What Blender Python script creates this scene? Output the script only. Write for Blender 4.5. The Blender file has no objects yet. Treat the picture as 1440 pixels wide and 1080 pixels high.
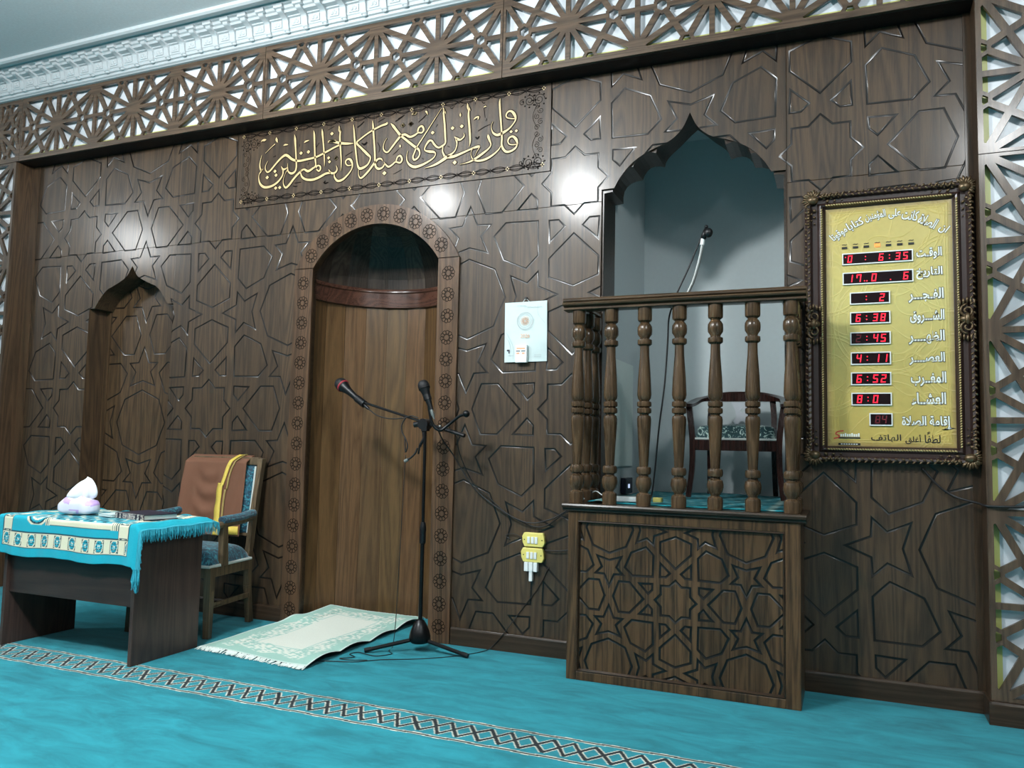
import bpy, bmesh, math, random
import numpy as np
from mathutils import Vector, Matrix
from mathutils.geometry import delaunay_2d_cdt
random.seed(7); rng = np.random.default_rng(7)
SC = bpy.context.scene; COL = SC.collection
PI = math.pi

# ---------------------------------------------------------------- camera
cd = bpy.data.cameras.new('camera'); cam = bpy.data.objects.new('camera', cd); COL.objects.link(cam)
_r = Vector((0.92275349, 0.38477528, 0.02177129)); _u = Vector((0.00994465, -0.08024544, 0.99672553)); _f = Vector((-0.38526239, 0.91951544, 0.07787322))
cam.matrix_world = Matrix(((_r.x, _u.x, -_f.x, 5.7011), (_r.y, _u.y, -_f.y, -4.5010), (_r.z, _u.z, -_f.z, 1.2295), (0, 0, 0, 1)))
cd.sensor_width = 36; cd.lens = 27.905; cd.clip_start = 0.05; SC.camera = cam

# ---------------------------------------------------------------- world, lamps, exposure
w = bpy.data.worlds.new('world'); SC.world = w; w.use_nodes = True
w.node_tree.nodes['Background'].inputs[0].default_value = (0.85, 0.95, 1, 1)
w.node_tree.nodes['Background'].inputs[1].default_value = 0.05
SC.view_settings.view_transform = 'Standard'; SC.view_settings.look = 'None'
SC.view_settings.exposure = -0.3; SC.view_settings.gamma = 1; SC.view_settings.use_curve_mapping = False
LAMPS = [(-3.6, -3.7, 4.0, 310, .28), (2.05, -2.3, 3.62, 190, .12), (3.05, -3.7, 4.0, 600, .17), (7.0, -3.7, 4.0, 270, .17), (-2.2, -7.6, 4.0, 60, .2), (1.25, -7.6, 4.0, 60, .2), (4.7, -7.6, 4.0, 60, .2), (8.1, -7.6, 4.0, 60, .2)]
for lx, ly, lz, lp, lr in LAMPS:
    ld = bpy.data.lights.new('ceiling_lamp', 'POINT'); ld.shadow_soft_size = lr; ld.energy = lp; ld.color = (0.96, 0.99, 1.0)
    lo = bpy.data.objects.new('ceiling_lamp', ld); COL.objects.link(lo); lo.location = (lx, ly, lz)

# ---------------------------------------------------------------- mesh helpers
class MB:
    def __init__(s): s.v = []; s.f = []; s.m = []; s.mi = 0
    def add(s, vs, fs):
        b = len(s.v); s.v += [tuple(p) for p in vs]; s.f += [tuple(i + b for i in q) for q in fs]; s.m += [s.mi] * len(fs); return s
    def box(s, x0, x1, y0, y1, z0, z1):
        return s.add([(x, y, z) for z in (z0, z1) for y in (y0, y1) for x in (x0, x1)],
                     [(0, 2, 3, 1), (4, 5, 7, 6), (0, 1, 5, 4), (2, 6, 7, 3), (0, 4, 6, 2), (1, 3, 7, 5)])
    def hexa(s, p):   # 8 corners, order as box
        return s.add(p, [(0, 2, 3, 1), (4, 5, 7, 6), (0, 1, 5, 4), (2, 6, 7, 3), (0, 4, 6, 2), (1, 3, 7, 5)])
    def bar(s, a, b, wx, wy, wx2=None, wy2=None):  # tapered rectangular stick from a to b (roughly vertical)
        wx2 = wx if wx2 is None else wx2; wy2 = wy if wy2 is None else wy2
        P = [(a[0] + i * wx / 2, a[1] + j * wy / 2, a[2]) for j in (-1, 1) for i in (-1, 1)] + [(b[0] + i * wx2 / 2, b[1] + j * wy2 / 2, b[2]) for j in (-1, 1) for i in (-1, 1)]
        return s.hexa(P)
    def tube(s, pts, r, n=8, cap=True):
        pts = [Vector(p) for p in pts]; k = len(pts); rs = r if hasattr(r, '__len__') else [r] * k
        t0 = (pts[1] - pts[0]).normalized(); up = Vector((0, 0, 1)) if abs(t0.z) < .9 else Vector((1, 0, 0))
        nv = t0.cross(up).normalized(); vs = []
        for i in range(k):
            t = (pts[min(i + 1, k - 1)] - pts[max(i - 1, 0)]).normalized()
            nv = (nv - t * nv.dot(t)).normalized(); bv = t.cross(nv)
            vs += [pts[i] + (nv * math.cos(2 * PI * j / n) + bv * math.sin(2 * PI * j / n)) * rs[i] for j in range(n)]
        fs = [(i * n + j, i * n + (j + 1) % n, (i + 1) * n + (j + 1) % n, (i + 1) * n + j) for i in range(k - 1) for j in range(n)]
        if cap: fs += [tuple(range(n - 1, -1, -1)), tuple(range((k - 1) * n, k * n))]
        return s.add(vs, fs)
    def lathe(s, prof, cx=0, cy=0, n=20, cap=True):
        vs = [(cx + r * math.cos(2 * PI * j / n), cy + r * math.sin(2 * PI * j / n), z) for r, z in prof for j in range(n)]
        k = len(prof)
        fs = [(i * n + j, i * n + (j + 1) % n, (i + 1) * n + (j + 1) % n, (i + 1) * n + j) for i in range(k - 1) for j in range(n)]
        if cap: fs += [tuple(range(n - 1, -1, -1)), tuple(range((k - 1) * n, k * n))]
        return s.add(vs, fs)
    def ball(s, c, rx, ry=None, rz=None, n=10, m=6, rot=None):
        ry = rx if ry is None else ry; rz = rx if rz is None else rz; vs = []
        for i in range(m + 1):
            a = -PI / 2 + PI * i / m
            for j in range(n):
                b = 2 * PI * j / n; v = Vector((rx * math.cos(a) * math.cos(b), ry * math.cos(a) * math.sin(b), rz * math.sin(a)))
                if rot is not None: v = rot @ v
                vs.append(v + Vector(c))
        return s.add(vs, [(i * n + j, i * n + (j + 1) % n, (i + 1) * n + (j + 1) % n, (i + 1) * n + j) for i in range(m) for j in range(n)])
    def extr_x(s, prof, x0, x1):   # profile of (y,z) swept along x
        k = len(prof)
        return s.add([(x0, y, z) for y, z in prof] + [(x1, y, z) for y, z in prof],
                     [(i, (i + 1) % k, k + (i + 1) % k, k + i) for i in range(k)] + [tuple(range(k - 1, -1, -1)), tuple(range(k, 2 * k))])
    def prism_xz(s, poly, y0, y1):
        k = len(poly)
        return s.add([(x, y0, z) for x, z in poly] + [(x, y1, z) for x, z in poly],
                     [(i, (i + 1) % k, k + (i + 1) % k, k + i) for i in range(k)] + [tuple(range(k)), tuple(range(2 * k - 1, k - 1, -1))])
    def ribbon(s, pts, wd, y):     # flat stroke in a plane facing -y
        k = len(pts); vs = []
        for i in range(k):
            a = pts[max(i - 1, 0)]; b = pts[min(i + 1, k - 1)]; dx, dz = b[0] - a[0], b[1] - a[1]; L = math.hypot(dx, dz) or 1
            nx, nz = -dz / L, dx / L; h = (wd[i] if hasattr(wd, '__len__') else wd) / 2
            vs += [(pts[i][0] + nx * h, y, pts[i][1] + nz * h), (pts[i][0] - nx * h, y, pts[i][1] - nz * h)]
        return s.add(vs, [(2 * i, 2 * i + 1, 2 * i + 3, 2 * i + 2) for i in range(k - 1)])

def obj(name, mb, mat, parent=None, smooth=False, world=True, bevel=0, seg=2, col=None):
    """one mesh object; verts are in world space (world=True) or in the parent's own space"""
    V = mb.v
    if parent is not None and world:
        L = parent.location if parent.parent is None else parent.location + parent.parent.location
        V = [(x - L.x, y - L.y, z - L.z) for x, y, z in V]
    me = bpy.data.meshes.new(name); me.from_pydata(V, [], mb.f); me.update()
    mats = mat if isinstance(mat, (list, tuple)) else [mat]
    for q in mats: me.materials.append(q)
    if len(mats) > 1: me.polygons.foreach_set('material_index', mb.m)
    bm = bmesh.new(); bm.from_mesh(me)
    if smooth not in ('keep', 'groove'): bmesh.ops.recalc_face_normals(bm, faces=bm.faces)
    bm.to_mesh(me); bm.free()
    if smooth and smooth not in ('keep', 'groove'): me.polygons.foreach_set('use_smooth', [True] * len(me.polygons))
    if col is not None:
        at = me.color_attributes.new('Col', 'FLOAT_COLOR', 'POINT'); at.data.foreach_set('color', np.asarray(col, dtype=np.float32).ravel())
    if smooth == 'groove': me.polygons.foreach_set('use_smooth', [q == 1 for q in mb.m])
    if smooth == 'auto': me.set_sharp_from_angle(angle=math.radians(35))
    o = bpy.data.objects.new(name, me); COL.objects.link(o)
    if parent is not None: o.parent = parent
    if bevel:
        b = o.modifiers.new('bevel', 'BEVEL'); b.width = bevel; b.segments = seg; b.limit_method = 'ANGLE'; b.angle_limit = math.radians(40)
    return o
def tag(o, label=None, cat=None, group=None, kind=None):
    if label: o['label'] = label
    if cat: o['category'] = cat
    if group: o['group'] = group
    if kind: o['kind'] = kind
    return o
def thing(name, label, cat, loc=(0, 0, 0), rz=0, group=None):
    o = bpy.data.objects.new(name, None); COL.objects.link(o); o.location = loc; o.rotation_euler = (0, 0, rz); o.empty_display_size = .1
    return tag(o, label, cat, group)
def struct(name, mb, mat, parent=None, **k):
    o = obj(name, mb, mat, parent, **k)
    if parent is None: o['kind'] = 'structure'
    return o
def smooth_path(pts, n=6):
    """Catmull-Rom through points of any dimension"""
    P = [np.array(p, float) for p in pts]
    if len(P) < 3: return [tuple(P[0] + (P[-1] - P[0]) * t / n) for t in range(n + 1)]
    Q = [2 * P[0] - P[1]] + P + [2 * P[-1] - P[-2]]; out = []
    for i in range(1, len(Q) - 2):
        a, b, c, d = Q[i - 1:i + 3]
        for t in np.arange(n) / n: out.append(.5 * (2 * b + (c - a) * t + (2 * a - 5 * b + 4 * c - d) * t * t + (3 * b - a - 3 * c + d) * t ** 3))
    out.append(P[-1]); return [tuple(p) for p in out]
def grid(nu, nv, fn):
    mb = MB(); mb.v = [tuple(fn(i / (nu - 1), j / (nv - 1))) for j in range(nv) for i in range(nu)]
    mb.f = [(j * nu + i, j * nu + i + 1, (j + 1) * nu + i + 1, (j + 1) * nu + i) for j in range(nv - 1) for i in range(nu - 1)]; mb.m = [0] * len(mb.f); return mb

# ---------------------------------------------------------------- 2D cutting: carved boards and fretwork
def inside(P, loops):
    c = np.zeros(len(P), bool)
    for L in loops:
        L = np.asarray(L, float); a = L; b = np.roll(L, -1, 0)
        for (x1, y1), (x2, y2) in zip(a, b):
            if y1 == y2: continue
            m = ((y1 > P[:, 1]) != (y2 > P[:, 1])) & (P[:, 0] < (x2 - x1) * (P[:, 1] - y1) / (y2 - y1) + x1); c ^= m
    return c
def offset_poly(poly, d):
    P = np.asarray(poly, float); n = len(P); out = []
    for i in range(n):
        a, b, c = P[i - 1], P[i], P[(i + 1) % n]; u = (b - a) / np.linalg.norm(b - a); v = (c - b) / np.linalg.norm(c - b)
        n1 = np.array([-u[1], u[0]]); n2 = np.array([-v[1], v[0]]); m = n1 + n2; m /= max(np.linalg.norm(m), 1e-6)
        out.append(tuple(b + m * d / max(m @ n1, .38)))
    return out
def seg_dist(P, segs):
    best = np.full(len(P), 1e9)
    for a, b in segs:
        ab = b - a; t = np.clip(((P - a) @ ab) / max(ab @ ab, 1e-12), 0, 1); best = np.minimum(best, np.linalg.norm(P - a - t[:, None] * ab, axis=1))
    return best
def carve(domain, polys, lines, w, depth, y0, mb=None):
    """board face at y=y0 seen from -y, V-grooves along closed polys and open lines; domain = loops (outer + holes)"""
    vs, es, segs, seams = [], [], [], []
    def loop(L, closed=True):
        b = len(vs); vs.extend(tuple(p) for p in L); k = len(L); es.extend((b + i, b + (i + 1) % k) for i in range(k if closed else k - 1))
    for L in domain: loop(L)
    lo = np.min(np.asarray(domain[0]), 0) - w; hi = np.max(np.asarray(domain[0]), 0) + w
    for p in polys:
        q = np.asarray(p)
        if (q.max(0) < lo).any() or (q.min(0) > hi).any(): continue
        loop(offset_poly(p, w / 2)); loop(p); loop(offset_poly(p, -w / 2))
        segs += [(q[i], q[(i + 1) % len(q)]) for i in range(len(q))]
    for l in lines:
        a, b, lw = np.array(l[0], float), np.array(l[1], float), w
        lw = .0045; u = (b - a) / np.linalg.norm(b - a); nn = np.array([-u[1], u[0]]) * lw / 2
        loop([a + nn, b + nn], False); loop([a, b], False); loop([a - nn, b - nn], False); seams.append((a, b))
    V, E, F, *_ = delaunay_2d_cdt([Vector(p) for p in vs], es, [], 0, 1e-5)
    V = np.array([tuple(p) for p in V]); F = np.array([f for f in F if len(f) == 3])
    F = F[inside(V[F].mean(1), domain)]
    dd = np.full(len(V), 1e9)
    for k in range(0, len(segs), 1): 
        a, b = segs[k]; m = (V >= np.minimum(a, b) - w).all(1) & (V <= np.maximum(a, b) + w).all(1)
        if m.any(): dd[m] = np.minimum(dd[m], seg_dist(V[m], [(a, b)]))
    h = depth * np.clip(1 - dd / (w / 2), 0, 1); hg = h.copy()
    if seams: h = np.maximum(h, .003 * np.clip(1 - seg_dist(V, seams) / .00225, 0, 1))
    mb = mb or MB(); mb.add([(p[0], y0 + q, p[1]) for p, q in zip(V, h)], [(a, c, b) if np.cross(V[b] - V[a], V[c] - V[a]) < 0 else (a, b, c) for a, b, c in F.tolist()])
    hm = hg[F].max(1) > depth * .3; mb.m[-len(F):] = [1 if q else 0 for q in hm]
    return mb
def fret(bars, holes, rect, y0, y1, mp=lambda p: p):
    """solid fretwork: union of bar quads minus holes inside rect, thickness y0..y1; mp maps 2D to (x,z)"""
    vs, es = [], []
    def loop(L):
        b = len(vs); vs.extend(tuple(p) for p in L); k = len(L); es.extend((b + i, b + (i + 1) % k) for i in range(k))
    x0, z0, x1, z1 = rect; R = [(x0, z0), (x1, z0), (x1, z1), (x0, z1)]; loop(R)
    for q in bars + holes: loop(q)
    V, E, F, *_ = delaunay_2d_cdt([Vector(p) for p in vs], es, [], 0, 1e-5)
    V = np.array([tuple(p) for p in V]); F = np.array([f for f in F if len(f) == 3]); C = V[F].mean(1)
    s = np.zeros(len(F), bool)
    for q in bars: s |= inside(C, [q])
    for q in holes: s &= ~inside(C, [q])
    s &= inside(C, [R]); F = F[s].tolist(); n = len(V); W = [mp(p) for p in V]
    mb = MB(); cnt = {}
    for f in F:
        for i in range(3):
            a, b = f[i], f[(i + 1) % 3]; cnt.setdefault((min(a, b), max(a, b)), []).append((a, b))
    fs = [tuple(f) for f in F] + [tuple(i + n for i in reversed(f)) for f in F]
    fs += [(b, a, a + n, b + n) for l in cnt.values() if len(l) == 1 for a, b in l]
    mb.add([(p[0], y0, p[1]) for p in W] + [(p[0], y1, p[1]) for p in W], fs)
    used = sorted({i for f in mb.f for i in f}); mp2 = {u: i for i, u in enumerate(used)}
    mb.v = [mb.v[u] for u in used]; mb.f = [tuple(mp2[i] for i in f) for f in mb.f]
    return mb
def rot2(pts, a, c=(0, 0), s=1):
    ca, sa = math.cos(a), math.sin(a); return [(c[0] + s * (x * ca - y * sa), c[1] + s * (x * sa + y * ca)) for x, y in pts]
def tile(P, ox, oz, i0, i1, j0, j1):
    """girih tiling: eight-pointed stars on a square lattice of period P with an octagon between every four"""
    out = []; R = .151
    star = [(R * math.cos(k * PI / 8) * (1 if k % 2 == 0 else .7654), R * math.sin(k * PI / 8) * (1 if k % 2 == 0 else .7654)) for k in range(16)]
    hx = [(.236, 0), (.342, .112), (.423, .112), (.467, 0), (.423, -.112), (.342, -.112)]
    kite = [(.288 * math.cos(PI / 8), .288 * math.sin(PI / 8))] + [(r * math.cos(a), r * math.sin(a)) for r, a in ((.205, .588), (.185, PI / 8), (.205, .1975))]
    five = [(0, .072), (.038, .160), (.105, .163), (.056, .213), (.093, .292), (0, .264), (-.093, .292), (-.056, .213), (-.105, .163), (-.038, .160)]
    octa = [(.183 * math.cos(k * PI / 4), .183 * math.sin(k * PI / 4)) for k in range(8)]
    for i in range(i0, i1 + 1):
        for j in range(j0, j1 + 1):
            c = (ox + i * P, oz + j * P); out.append(rot2(star, 0, c, P))
            for k in range(8): out.append(rot2(hx, k * PI / 4, c, P)); out.append(rot2(kite, k * PI / 4, c, P))
            out.append(rot2(octa, 0, (c[0] + P / 2, c[1] + P / 2), P))
            for a in (0, PI): out.append(rot2(five, a, (c[0] + P / 2, c[1]), P)); out.append(rot2(five, a + PI / 2, (c[0], c[1] + P / 2), P))
    return out

# ---------------------------------------------------------------- materials
def mk(name):
    m = bpy.data.materials.new(name); m.use_nodes = True; nt = m.node_tree; return m, nt, nt.nodes['Principled BSDF']
def lin(c): return tuple(((v / 255) / 12.92 if v <= 10 else (((v / 255) + .055) / 1.055) ** 2.4) for v in c) + (1,)
def node(nt, t, **k):
    n = nt.nodes.new(t)
    for a, b in k.items():
        if a.startswith('i_'): n.inputs[a[2:].replace('_', ' ')].default_value = b
        else: setattr(n, a, b)
    return n
def plain(name, c, rough=.5, metal=0, spec=.5, emit=None, es=1, coat=0, noise=0, nscale=40):
    m, nt, b = mk(name); b.inputs['Base Color'].default_value = lin(c); b.inputs['Roughness'].default_value = rough; b.inputs['Metallic'].default_value = metal
    b.inputs['Specular IOR Level'].default_value = spec; b.inputs['Coat Weight'].default_value = coat
    if emit: b.inputs['Emission Color'].default_value = lin(emit); b.inputs['Emission Strength'].default_value = es
    tc = node(nt, 'ShaderNodeTexCoord'); n = node(nt, 'ShaderNodeTexNoise', i_Scale=nscale, i_Detail=3.0); nt.links.new(tc.outputs['Object'], n.inputs['Vector'])
    mx = node(nt, 'ShaderNodeMix', data_type='RGBA', blend_type='MULTIPLY'); mx.inputs[0].default_value = noise if noise else .08
    mx.inputs[6].default_value = lin(c); nt.links.new(n.outputs['Fac'], mx.inputs[7]); nt.links.new(mx.outputs[2], b.inputs['Base Color'])
    if noise:
        bp = node(nt, 'ShaderNodeBump', i_Strength=.25, i_Distance=.002); nt.links.new(n.outputs['Fac'], bp.inputs['Height']); nt.links.new(bp.outputs[0], b.inputs['Normal'])
    return m
def wood(name, light, dark, rough=.34, grain='Z', plank=.14, seed=0, attr=False, fine=1.0, spec=.22, contrast=1.0, coat=.24):
    m, nt, b = mk(name); L = nt.links.new
    tc = node(nt, 'ShaderNodeTexCoord'); mp = node(nt, 'ShaderNodeMapping'); L(tc.outputs['Object'], mp.inputs['Vector'])
    g = {'X': (.06, 1, 1), 'Y': (1, .06, 1), 'Z': (1, 1, .06)}[grain]; mp.inputs['Scale'].default_value = g; mp.inputs['Location'].default_value = (seed * 3.1, seed * 1.7, seed * 2.3)
    # plank tone: one random value per plank across the grain
    sp = node(nt, 'ShaderNodeSeparateXYZ'); L(tc.outputs['Object'], sp.inputs[0])
    d = node(nt, 'ShaderNodeMath', operation='DIVIDE'); d.inputs[1].default_value = plank; L(sp.outputs[2 if grain == 'X' else 0], d.inputs[0])
    fl = node(nt, 'ShaderNodeMath', operation='FLOOR'); L(d.outputs[0], fl.inputs[0])
    ad = node(nt, 'ShaderNodeMath', operation='ADD'); ad.inputs[1].default_value = seed + .5; L(fl.outputs[0], ad.inputs[0])
    wn = node(nt, 'ShaderNodeTexWhiteNoise', noise_dimensions='1D'); L(ad.outputs[0], wn.inputs['W'])
    # flowing cathedral figure
    off = node(nt, 'ShaderNodeVectorMath', operation='ADD'); L(mp.outputs[0], off.inputs[0]); L(wn.outputs['Color'], off.inputs[1])
    n1 = node(nt, 'ShaderNodeTexNoise', i_Scale=5.0, i_Detail=2.0, i_Distortion=.4); L(off.outputs[0], n1.inputs['Vector'])
    mu = node(nt, 'ShaderNodeMath', operation='MULTIPLY'); mu.inputs[1].default_value = 15.0; L(n1.outputs['Fac'], mu.inputs[0])
    fr = node(nt, 'ShaderNodeMath', operation='PINGPONG'); fr.inputs[1].default_value = .5; L(mu.outputs[0], fr.inputs[0])
    n2 = node(nt, 'ShaderNodeTexNoise', i_Scale=170.0 * fine, i_Detail=3.0); L(mp.outputs[0], n2.inputs['Vector'])
    a1 = node(nt, 'ShaderNodeMath', operation='MULTIPLY_ADD'); a1.inputs[1].default_value = .9; L(fr.outputs[0], a1.inputs[0])
    m2 = node(nt, 'ShaderNodeMath', operation='MULTIPLY'); m2.inputs[1].default_value = .75; L(n2.outputs['Fac'], m2.inputs[0]); L(m2.outputs[0], a1.inputs[2])
    cr = node(nt, 'ShaderNodeValToRGB'); cr.color_ramp.elements[0].position = .5 - .22 / contrast; cr.color_ramp.elements[1].position = .5 + .32 / contrast
    cr.color_ramp.elements[0].color = lin(dark); cr.color_ramp.elements[1].color = lin(light); L(a1.outputs[0], cr.inputs[0])
    mr = node(nt, 'ShaderNodeMapRange'); mr.inputs[3].default_value = .78; mr.inputs[4].default_value = 1.15; L(wn.outputs['Value'], mr.inputs[0])
    hs = node(nt, 'ShaderNodeHueSaturation'); L(cr.outputs[0], hs.inputs['Color']); L(mr.outputs[0], hs.inputs['Value'])
    out = hs.outputs[0]
    if attr:
        at = node(nt, 'ShaderNodeAttribute', attribute_name='Col'); mx = node(nt, 'ShaderNodeMix', data_type='RGBA', blend_type='MULTIPLY'); mx.inputs[0].default_value = 1
        L(out, mx.inputs[6]); L(at.outputs['Color'], mx.inputs[7]); out = mx.outputs[2]
    L(out, b.inputs['Base Color']); b.inputs['Specular IOR Level'].default_value = spec
    rr = node(nt, 'ShaderNodeMapRange'); rr.inputs[3].default_value = rough - .05; rr.inputs[4].default_value = rough + .1; L(n2.outputs['Fac'], rr.inputs[0]); L(rr.outputs[0], b.inputs['Roughness']); b.inputs['Coat Weight'].default_value = coat; b.inputs['Coat Roughness'].default_value = .17
    bp = node(nt, 'ShaderNodeBump', i_Strength=.16, i_Distance=.0015); L(a1.outputs[0], bp.inputs['Height']); L(bp.outputs[0], b.inputs['Normal'])
    return m
def attrmat(name, rough=.9, nscale=300, ns=.25, bump=.3, sheen=0, spec=.2):
    """colour from the mesh's own pattern attribute, with fibre noise"""
    m, nt, b = mk(name); L = nt.links.new; at = node(nt, 'ShaderNodeAttribute', attribute_name='Col'); tc = node(nt, 'ShaderNodeTexCoord')
    n = node(nt, 'ShaderNodeTexNoise', i_Scale=nscale, i_Detail=3.0); L(tc.outputs['Object'], n.inputs['Vector'])
    mr = node(nt, 'ShaderNodeMapRange'); mr.inputs[1].default_value = .25; mr.inputs[2].default_value = .75; mr.inputs[3].default_value = 1 - ns; mr.inputs[4].default_value = 1 + ns; L(n.outputs['Fac'], mr.inputs[0])
    hs = node(nt, 'ShaderNodeHueSaturation'); L(at.outputs['Color'], hs.inputs['Color']); L(mr.outputs[0], hs.inputs['Value']); L(hs.outputs[0], b.inputs['Base Color'])
    bp = node(nt, 'ShaderNodeBump', i_Strength=bump, i_Distance=.003); L(n.outputs['Fac'], bp.inputs['Height']); L(bp.outputs[0], b.inputs['Normal'])
    b.inputs['Roughness'].default_value = rough; b.inputs['Specular IOR Level'].default_value = spec; b.inputs['Sheen Weight'].default_value = sheen; return m
def brocade(name, c1, c2, c3, scale=26, p=(.42, .5, .6)):
    m, nt, b = mk(name); L = nt.links.new; tc = node(nt, 'ShaderNodeTexCoord'); n = node(nt, 'ShaderNodeTexNoise', i_Scale=scale, i_Detail=1.5, i_Distortion=2.2); L(tc.outputs['Object'], n.inputs['Vector'])
    cr = node(nt, 'ShaderNodeValToRGB'); e = cr.color_ramp.elements; e[0].position = p[0]; e[0].color = lin(c1); e[1].position = p[2]; e[1].color = lin(c3)
    q = e.new(p[1]); q.color = lin(c2); L(n.outputs['Fac'], cr.inputs[0]); L(cr.outputs[0], b.inputs['Base Color']); b.inputs['Roughness'].default_value = .7; b.inputs['Sheen Weight'].default_value = .3
    return m
W_WALL = wood('stained oak panelling', (71, 54, 37), (41, 31, 21), rough=.47, spec=.34, plank=.147, seed=1)
W_DOOR = wood('stained oak door', (80, 61, 42), (46, 35, 24), rough=.42, plank=.19, seed=4)
W_JAMB = wood('plain oak strip', (76, 58, 42), (48, 37, 27), rough=.36, plank=.9, seed=6)
W_DARK = wood('dark oak edging', (60, 46, 34), (40, 30, 22), rough=.34, plank=.5, seed=7, grain='X')
W_LAT = wood('lattice oak', (88, 72, 58), (58, 47, 38), rough=.36, plank=.6, seed=2, grain='X')
W_LATV = wood('lattice oak upright', (88, 72, 58), (58, 47, 38), rough=.36, plank=.6, seed=3)
W_RING = wood('arch surround oak', (88, 66, 48), (56, 42, 31), rough=.36, plank=.6, seed=5)
W_NICHE = wood('niche planks', (116, 88, 58), (80, 59, 38), rough=.45, plank=9, seed=8, attr=True, contrast=.8)
W_BAND = wood('niche cornice wood', (88, 58, 46), (56, 36, 29), rough=.27, plank=5, seed=9, grain='X')
W_DOME = wood('niche dome wood', (70, 60, 52), (46, 39, 34), rough=.5, plank=9, seed=10, attr=True)
W_PULP = wood('pulpit oak', (82, 61, 40), (44, 32, 21), rough=.34, plank=.11, seed=11, contrast=1.3)
W_PULPX = wood('pulpit rail oak', (78, 60, 42), (46, 35, 24), rough=.3, plank=.5, seed=12, grain='X')
W_TURN = wood('turned oak', (92, 71, 50), (56, 43, 30), rough=.24, plank=.3, seed=13, fine=.6)
W_CHAIR = wood('mahogany chair wood', (52, 26, 20), (28, 14, 11), rough=.25, plank=.3, seed=14)
W_ARMCH = wood('walnut armchair wood', (100, 83, 62), (68, 56, 42), rough=.4, plank=.3, seed=15)
W_DESK = wood('dark laminate', (68, 52, 46), (46, 35, 32), rough=.42, plank=2, seed=16, fine=.7, contrast=.7)
W_DESKX = wood('dark laminate sideways', (68, 52, 46), (46, 35, 32), rough=.42, plank=2, seed=17, grain='X', fine=.7, contrast=.7)
M_BURN = plain('burnt engraving', (13, 9, 7), .8, spec=.1)
M_GROOVE = wood('dark stain in the grooves', (20, 14, 10), (10, 7, 5), rough=.34, plank=.5, seed=20, contrast=.6, coat=.45, spec=.3)
M_INLAY = plain('maple inlay', (208, 182, 132), .4, noise=.25, nscale=60)
M_WHITE = plain('white plaster', (206, 211, 212), .6)
M_CEIL = plain('painted ceiling', (218, 224, 226), .5, noise=.2, nscale=55)
M_BACK = plain('white backing panel', (222, 230, 236), .35)
M_EDGE = plain('yellow green panel edge', (198, 200, 118), .4)
M_GREY = plain('grey blue wall paint', (190, 199, 200), .6)
M_PALE = plain('pale board paint', (212, 222, 216), .5)
M_BLACK = plain('black plastic', (13, 13, 15), .4, spec=.35)
M_BLKMET = plain('black painted steel', (9, 9, 10), .34, spec=.3)
M_CABLE = plain('black cable rubber', (20, 19, 20), .5)
M_GRILL = plain('dark mesh grille', (22, 23, 26), .6, metal=.2, noise=.6, nscale=900)
M_RED = plain('red ring', (150, 40, 50), .5)
M_SILVER = plain('brushed silver', (190, 194, 196), .3, metal=.9)
M_BRASS = plain('brass', (180, 160, 100), .3, metal=.8)
M_CREAM = plain('cream yellow plastic', (232, 216, 120), .4)
M_WPLAS = plain('white plastic', (236, 238, 236), .35)
M_PAPER = plain('white card', (204, 218, 216), .6)
M_PALEP = plain('pale grey print', (196, 208, 208), .7)
M_PEACH = plain('peach print', (230, 176, 140), .7)
M_PRINT = plain('dark print', (60, 56, 66), .6)
M_GREYP = plain('grey print', (170, 176, 178), .7)
M_FRAME = plain('dark bronze frame', (50, 34, 30), .3, spec=.6)
M_LEAF = plain('antique bronze carving', (112, 92, 66), .34, metal=.55, noise=.6, nscale=160)
M_ROPE = plain('gold rope edge', (176, 158, 110), .35, metal=.5)
M_TXTW = plain('white lettering', (246, 248, 240), .5)
M_TXTK = plain('black lettering', (24, 26, 24), .6)
M_SCREEN = plain('dark red display glass', (26, 8, 12), .15)
M_LED = plain('red lit segments', (255, 30, 60), .5, emit=(255, 24, 50), es=1.6)
M_LEDDIM = plain('dim red segments', (96, 12, 28), .5, emit=(110, 10, 24), es=.25)
M_DAY = plain('lit day lamp', (255, 150, 70), .5, emit=(255, 120, 50), es=1.2)
M_LOGO = plain('logo red', (190, 40, 40), .5)
M_GOLD = attrmat('gold embossed sheet', .42, 40, .04, .05, 0, .5)
M_CARPET = attrmat('teal carpet pile', .95, 420, .14, .6, .08, .1)
M_RUG = attrmat('prayer rug pile', .95, 260, .10, .4, .2, .1)
M_CLOTH = attrmat('velvet mat pile', .9, 300, .08, .3, .06, .1)
M_FRINGE = plain('white fringe', (228, 236, 230), .9)
M_TEALF = plain('teal fringe', (40, 150, 168), .85)
M_UNDER = plain('rug underside', (24, 30, 32), .9)
M_ROBE = plain('brown cloak cloth', (108, 70, 49), .85, noise=.2, nscale=300)
M_TRIM = plain('yellow embroidered trim', (224, 196, 84), .6, noise=.35, nscale=220)
M_GOLDT = plain('gold braid', (150, 128, 70), .5)
M_BROC = brocade('teal brocade', (2, 44, 62), (4, 80, 100), (46, 128, 138), 26, (.40, .53, .66))
M_BROC2 = brocade('green scroll brocade', (3, 54, 58), (6, 66, 70), (180, 200, 190), 34, (.45, .56, .64))
M_PIPE = plain('white twisted cord', (200, 206, 200), .8)
M_TISSUE = plain('white tissue paper', (240, 244, 250), .8)
M_LILAC = plain('lilac print film', (196, 164, 220), .4)
M_FILM = plain('white plastic film', (228, 226, 240), .25)
M_BOOK = plain('dark blue book cloth', (34, 28, 44), .5)
M_PAGES = plain('book page edges', (206, 214, 208), .8, noise=.3, nscale=400)
M_ORN = brocade('ornate spine', (40, 40, 58), (110, 96, 96), (200, 196, 180), 60)
M_BLUE = plain('dark blue device face', (14, 18, 44), .25)
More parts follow.
